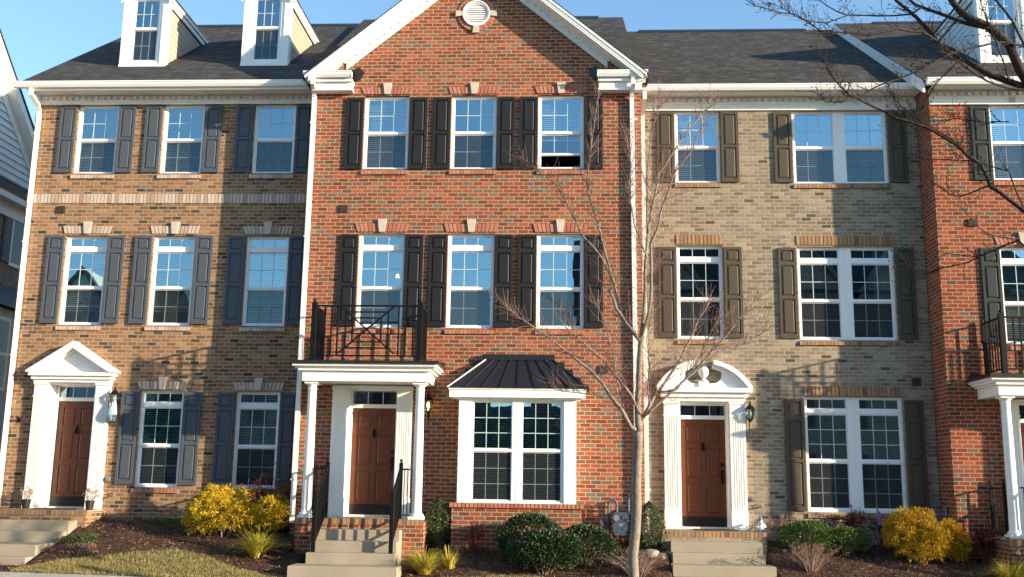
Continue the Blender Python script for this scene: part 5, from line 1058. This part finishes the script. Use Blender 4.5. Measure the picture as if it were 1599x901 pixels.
# ------------------------------------------------------------------ loose things
LGL = plain('lantern_glass', (.62,.58,.48), .25, .1, 10, spec=.5)
def lantern(label, x, z, y, lit=False, mat=IRON):
    t = thing('wall_lantern', label, 'lantern', (x, y, z), 'lanterns beside the front doors'); b = MB(); yc = y-.15
    b.lathe(0, 0, [(.055, 0), (.05, .012), (.03, .02)], 14); b.v = [(x+p, y-.003-r, z-.02+q) for p, q, r in b.v]
    b.tube([(x, y-.02, z-.02), (x, y-.06, z-.10), (x, yc, z-.13), (x, yc, z-.09)], .012, 8)
    b.tube([(x, y-.03, z-.05), (x, y-.03, z-.20), (x, y-.035, z-.33)], [.014, .012, .005], 8)
    b.lathe(x, yc, [(.02, z-.115), (.045, z-.10), (.05, z-.085), (.05, z-.075)], 12); b.lathe(x, yc, [(.098, z+.115), (.10, z+.125), (.07, z+.165), (.035, z+.20), (.02, z+.215), (.024, z+.235), (.012, z+.25), (.018, z+.27), (.004, z+.29)], 12)
    for k in range(6):
        a = 2*math.pi*k/6; c, s = math.cos(a), math.sin(a); b.tube([(x+.048*c, yc+.048*s, z-.08), (x+.082*c, yc+.082*s, z+.03), (x+.090*c, yc+.090*s, z+.118)], .0045, 4)
    part('frame', b, mat, t)
    g = MB(); g.lathe(x, yc, [(.044, z-.075), (.078, z+.03), (.086, z+.114)], 6); part('glass', g, LAMPG if lit else CLEARG, t)
    e = MB(); e.lathe(x, yc, [(.010, z-.07), (.012, z-.01), (.026, z+.02), (.026, z+.05), (.008, z+.085)], 10); part('bulb', e, emit('lit_bulb', (1.0, .72, .35), 9.0) if lit else LGL, t, True)
    return t
CLEARG = glass_mat('lantern_pane', .12, (.85,.85,.8)); LAMPG = glass_mat('warm_lantern_pane', .06, (1.0,.86,.55))
lantern('lit black lantern glowing right of the white portico column', -2.65, 3.03, 0, True)
lantern('unlit black lantern right of the curved pediment doorway', 3.62, 2.98, Y2)
lantern('black lantern with a plastic bag hanging over it beside the triangular pediment', -9.17, 3.14, Y2)
# plastic bag
BAGM, t_, p_, N_, L_ = nt('pale_blue_plastic'); P_ = pos(N_)
L_.new(ramp(N_, L_, noise(N_, L_, P_, 26, 3), [(.35, (.72,.78,.80)), (.52, (.28,.52,.66)), (.62, (.70,.76,.78))]), p_.inputs['Base Color']); p_.inputs['Roughness'].default_value = .22; p_.inputs['Specular IOR Level'].default_value = .6
mb = MB(); bx, by = -9.16, Y2-.17; prof = [(.006, 3.30), (.018, 3.24), (.045, 3.14), (.085, 2.98), (.115, 2.86), (.108, 2.78), (.06, 2.73), (.01, 2.725)][::-1]
mb.lathe(bx, by, prof, 26, sx=.85, sy=.6); mb.v = [(x+.012*math.sin(17*math.atan2(y-by, x-bx)+9*z)+.02*math.sin(6*z), y+.01*math.cos(13*math.atan2(y-by, x-bx)+14*z), z) for x, y, z in mb.v]
solo('plastic_bag', mb, BAGM, (bx, by, 2.72), 'crumpled blue and white plastic bag hung from the lantern by the left door', 'bag', None, True)
# gas meters
def gas_meter(label, x, y, z, s=1.0, mat=METER, body=True):
    t = thing('gas_meter', label, 'gas meter', (x, y, z), 'gas meters at the foot of the walls'); o = MB(); m = lambda a, b, c: (x+a*s, y+b*s, z+c*s)
    o.tube([m(-.17, .1, -.12), m(-.17, .1, .40), m(-.165, .1, .46), m(-.13, .1, .51), m(-.09, .1, .53), m(-.05, .1, .51), m(-.02, .1, .46), m(-.02, .1, .30)], .024*s, 10)
    o.tube([m(.20, .1, .28), m(.20, .1, .56)], .024*s, 10); o.tube([m(-.02, .1, .42), m(.20, .1, .42)], .020*s, 8); o.tube([m(.20, .1, .53), m(.20, .05, .57), m(.20, .2, .57)], .018*s, 8); o.tube([m(.20, .07, .55), m(.20, .07, .60)], .012*s, 6)
    o.tube([m(-.17, .1, .10), m(-.30, .1, .10)], .03*s, 10); o.tube([m(-.26, .1, .10), m(-.29, .1, .10), m(-.33, .1, .10), m(-.35, .1, .10)], [.05*s, .095*s, .095*s, .05*s], 14); o.tube([m(-.17, .1, .04), m(-.17, .1, .16)], .04*s, 10)
    part('pipe', o, mat, t)
    b = MB(); b.prism_y([m(-.09, 0, .26)[::2], m(-.10, 0, .15)[::2], m(-.085, 0, -.06)[::2], m(-.055, 0, -.12)[::2], m(.13, 0, -.12)[::2], m(.165, 0, -.06)[::2], m(.20, 0, .15)[::2], m(.19, 0, .26)[::2]], y-.02, y+.17)
    b.box(x-.12*s, x+.215*s, y-.035, y+.185, z+.145*s, z+.175*s); b.box(x-.07*s, x+.17*s, y-.01, y+.16, z+.26*s, z+.30*s); b.tube([m(-.035, -.02, .20), m(-.035, -.06, .20)], .075*s, 16); b.tube([m(.12, -.02, .20), m(.12, -.035, .20)], .05*s, 14)
    part('meter_body', b, mat, t); d = MB(); d.tube([m(-.035, -.06, .20), m(-.035, -.064, .20)], .055*s, 16); d.box(x+.01*s, x+.09*s, y-.024, y-.02, z+.05*s, z+.10*s); part('dial', d, ALU, t)
    return t
gas_meter('blue grey gas meter on the sunlit red brick between the evergreen mounds and the tree', .98, -.30, .80)
gas_meter('grey gas meter behind the russet bush beside the portico', -5.36, .40, .85, .9)
gas_meter('grey gas meter with bent pipe behind the small golden shrub', 7.02, .30, .72, .95, ALU)
# flower pots
POT = plain('dark_plastic_pot', (.020,.017,.016), .5, .1, 8)
for px, py, lab, pale in ((-10.66, .33, 'black pot of pale dead flowers left of the russet door', True), (-9.30, .18, 'black pot of dry stems by the right pilaster of the left door', False)):
    t = thing('flower_pot', lab, 'flower pot', (px, py, .972), 'pots on the left doorstep'); b = MB()
    b.lathe(px, py, [(.062, .972), (.068, .98), (.084, 1.115), (.090, 1.12), (.092, 1.15), (.080, 1.152), (.078, 1.13)], 18); part('pot', b, POT, t)
    s = MB(); C = []
    for k in range(18):
        a = random.uniform(0, 6.283); L = random.uniform(.10, .24); e = (px+math.cos(a)*.10*random.uniform(.3, 1.4), py+math.sin(a)*.10, 1.12+L); s.tube([(px+math.cos(a)*.03, py+math.sin(a)*.03, 1.10), e], [.004, .002], 4); C.append(e)
    f = MB(); C = np.array(C*9)+RNG.normal(size=(162, 3))*.032; quads_mesh(f, leaf_quads(C, unit(162), .040, .02, .1)); part('stem', s, DRYT, t); part('dead_flower', f, island('pale_dry_petal', [(0, (.40,.27,.20)), (1, (.60,.46,.38))], bump=0) if pale else FOL['dry'], t, recalc=False)
# garden figurine
CER = plain('glazed_white_ceramic', (.66,.68,.68), .25, .05, 9); CERB = plain('glazed_blue_grey_ceramic', (.14,.20,.27), .25, .1, 9); SKIN = plain('glazed_flesh_ceramic', (.45,.28,.2), .3, .05, 9)
t = thing('figurine', 'small white garden figurine with pointed blue hat on the plain stoop corner', 'figurine', (3.66, .05, .783)); x, y = 3.66, .05
b = MB(); b.lathe(x, y, [(.07, .783), (.08, .80), (.078, .86), (.066, .91), (.045, .945), (.035, .955)], 18); b.tube([(x-.06, y, .92), (x-.085, y-.03, .87), (x-.05, y-.065, .86)], [.022, .02, .016], 8); b.tube([(x+.06, y, .92), (x+.085, y-.03, .87), (x+.05, y-.065, .86)], [.022, .02, .016], 8); part('body', b, CER, t, True)
b = MB(); b.lathe(x, y, [(.02, .945), (.042, .965), (.046, .985), (.036, 1.005)], 14); b.tube([(x, y-.04, .985), (x, y-.056, .98)], [.011, .007], 8); part('head', b, SKIN, t, True)
b = MB(); b.tube([(x, y-.034, .972), (x, y-.058, .94), (x, y-.056, .90)], [.026, .024, .006], 10); part('beard', b, CER, t, True)
b = MB(); b.lathe(x, y, [(.050, .998), (.044, 1.01), (.030, 1.045), (.014, 1.085), (.004, 1.105)], 14); part('hat', b, CERB, t, True)
for s in (-1, 1): b = MB(); b.tube([(x+s*.035, y-.02, .797), (x+s*.038, y-.085, .795)], [.028, .022], 10); part('boot', b, CERB, t, True)
# pennant on a stake
t = thing('garden_flag', 'furled purple garden pennant on a thin stake before the dark double window', 'flag', (5.82, .15, .5)); b = MB(); b.tube([(5.82, .15, .42), (5.85, .15, 1.27)], .008, 8); b.lathe(5.85, .15, [(.012, 1.265), (.014, 1.275), (.004, 1.29)], 8); part('stake', b, ALU, t)
b = MB(); n = 14; vs = []
for i in range(n+1):
    f = i/n; zt = 1.26-.03*f; w = .10+.05*f
    for k in range(7): g = k/6; vs.append((5.852+(.012+w*g*(.25+.75*f))*.75-.02*(1-f), .15+.03*math.sin(g*9+f*3)*f-.02*g, 1.265-.34*f-.05*g*(1-f)+.015*g))
b.add(vs, [(i*7+k, i*7+k+1, (i+1)*7+k+1, (i+1)*7+k) for i in range(n) for k in range(6)])
PURP, t_, p_, N_, L_ = nt('purple_pennant_fabric'); p_.inputs['Base Color'].default_value = (.34,.20,.42,1); p_.inputs['Roughness'].default_value = .8
part('pennant', b, PURP, t, True)
ROCK = plain('weathered_stone', (.30,.26,.21), .9, .25, 14, .5, 40, .2)
# stones by the plain steps
for i, (x, y, r, lab) in enumerate(((1.50, -.62, .15, 'largest pale stone beside the plain concrete steps'), (1.74, -.70, .10, 'middle sized pale stone against the plain concrete steps'), (1.28, -.50, .07, 'smallest pale stone left of the largest one by the plain steps'))):
    b = bmesh.new(); bmesh.ops.create_icosphere(b, subdivisions=3, radius=1); rr = random.Random(i)
    for v in b.verts: n_ = 1+.16*math.sin(3*v.co.x+i)+.12*math.sin(5*v.co.y+2*i)+.08*math.sin(9*v.co.z+v.co.x*4); v.co = Vector((v.co.x*r*1.3*n_, v.co.y*r*n_, v.co.z*r*.55*n_))
    me = bpy.data.meshes.new('stone'); b.to_mesh(me); b.free(); me.materials.append(ROCK); me.polygons.foreach_set('use_smooth', [True]*len(me.polygons))
    tag(link('stone', me, (x, y, gz(x, y)+r*.25)), lab, 'stone', 'stones by the plain steps')
# lit lamp behind the upper window above the balcony
b = MB(); b.lathe(-3.52, .95, [(.05, 5.66), (.05, 5.67), (.012, 5.69), (.012, 5.78)], 12); t = thing('room_lamp', 'small warm lamp glowing inside the window above the balcony', 'lamp', (-3.52, .95, 5.64)); b.tube([(-3.52, .95, 5.67), (-3.52, 3.0, 5.67)], .012, 8); part('stand', b, ALU, t)
b = MB(); b.lathe(-3.52, .95, [(.045, 5.78), (.028, 5.86)], 16); part('lamp_shade', b, emit('glowing_shade', (1.0, .62, .30), 1.6), t, True)

# ------------------------------------------------------------------ loose ground cover (uncountable)
mb = MB(); n = 34000
xs = RNG.uniform(-11.4, 9.2, n); ys = -2.42+3.1*RNG.uniform(0, 1, n)
def blocked(x, y):
    if y > .66 or (-5.3 < x < 1.5 and y > -.06): return True
    for a, b, c in ((-11.2, -9.3, -1.95), (-4.95, -2.55, -.95), (-4.66, -2.78, -2.4), (1.77, 3.74, -1.7), (7.74, 10.2, -.95), (-2.15, .35, -.52)):
        if a < x < b and y > c: return True
    return lawn_edge(x) > y
C = np.array([(x, y, gz(x, y)+bumpy(x, y)*(1 if y > -2.3 else .3)+.006) for x, y in zip(xs, ys) if not blocked(x, y)])
D = unit(len(C)); D[:, 2] *= .45; quads_mesh(mb, leaf_quads(C, D, .07, .016, .05)); struct('mulch_chips', mb, CHIP, kind='stuff', recalc=False)
mb = MB(); V = []
for t, n in ((LAWN1, 30000), (LAWN2, 11000)):
    k = 0
    while k < n:
        x = random.uniform(t[0][0], t[-1][0]); ye = interp(x, t); y = random.uniform(-2.44, ye+.05)
        if random.random() > .55+.45*math.sin(2.1*x+1.7*y)*math.sin(3.3*y-1.1*x+1): k += .3; continue
        k += 1; z = gz(x, min(y, ye))+bumpy(x, y)*(1 if y > -2.3 else .3)+.01; a = random.uniform(0, 6.283); L = random.uniform(.025, .065); w = random.uniform(.0025, .005); lean = random.uniform(.1, .9)*L
        c, s = math.cos(a), math.sin(a); ex, ey = random.gauss(0, 1)*lean, random.gauss(0, 1)*lean
        V.append(((x-c*w, y-s*w, z), (x+c*w, y+s*w, z), (x+ex+c*w*.3, y+ey+s*w*.3, z+L*.9), (x+ex-c*w*.3, y+ey-s*w*.3, z+L*.9)))
quads_mesh(mb, np.array(V).reshape(-1, 3)); struct('grass', mb, GRASS, kind='stuff', recalc=False)
bpy.context.view_layer.update()
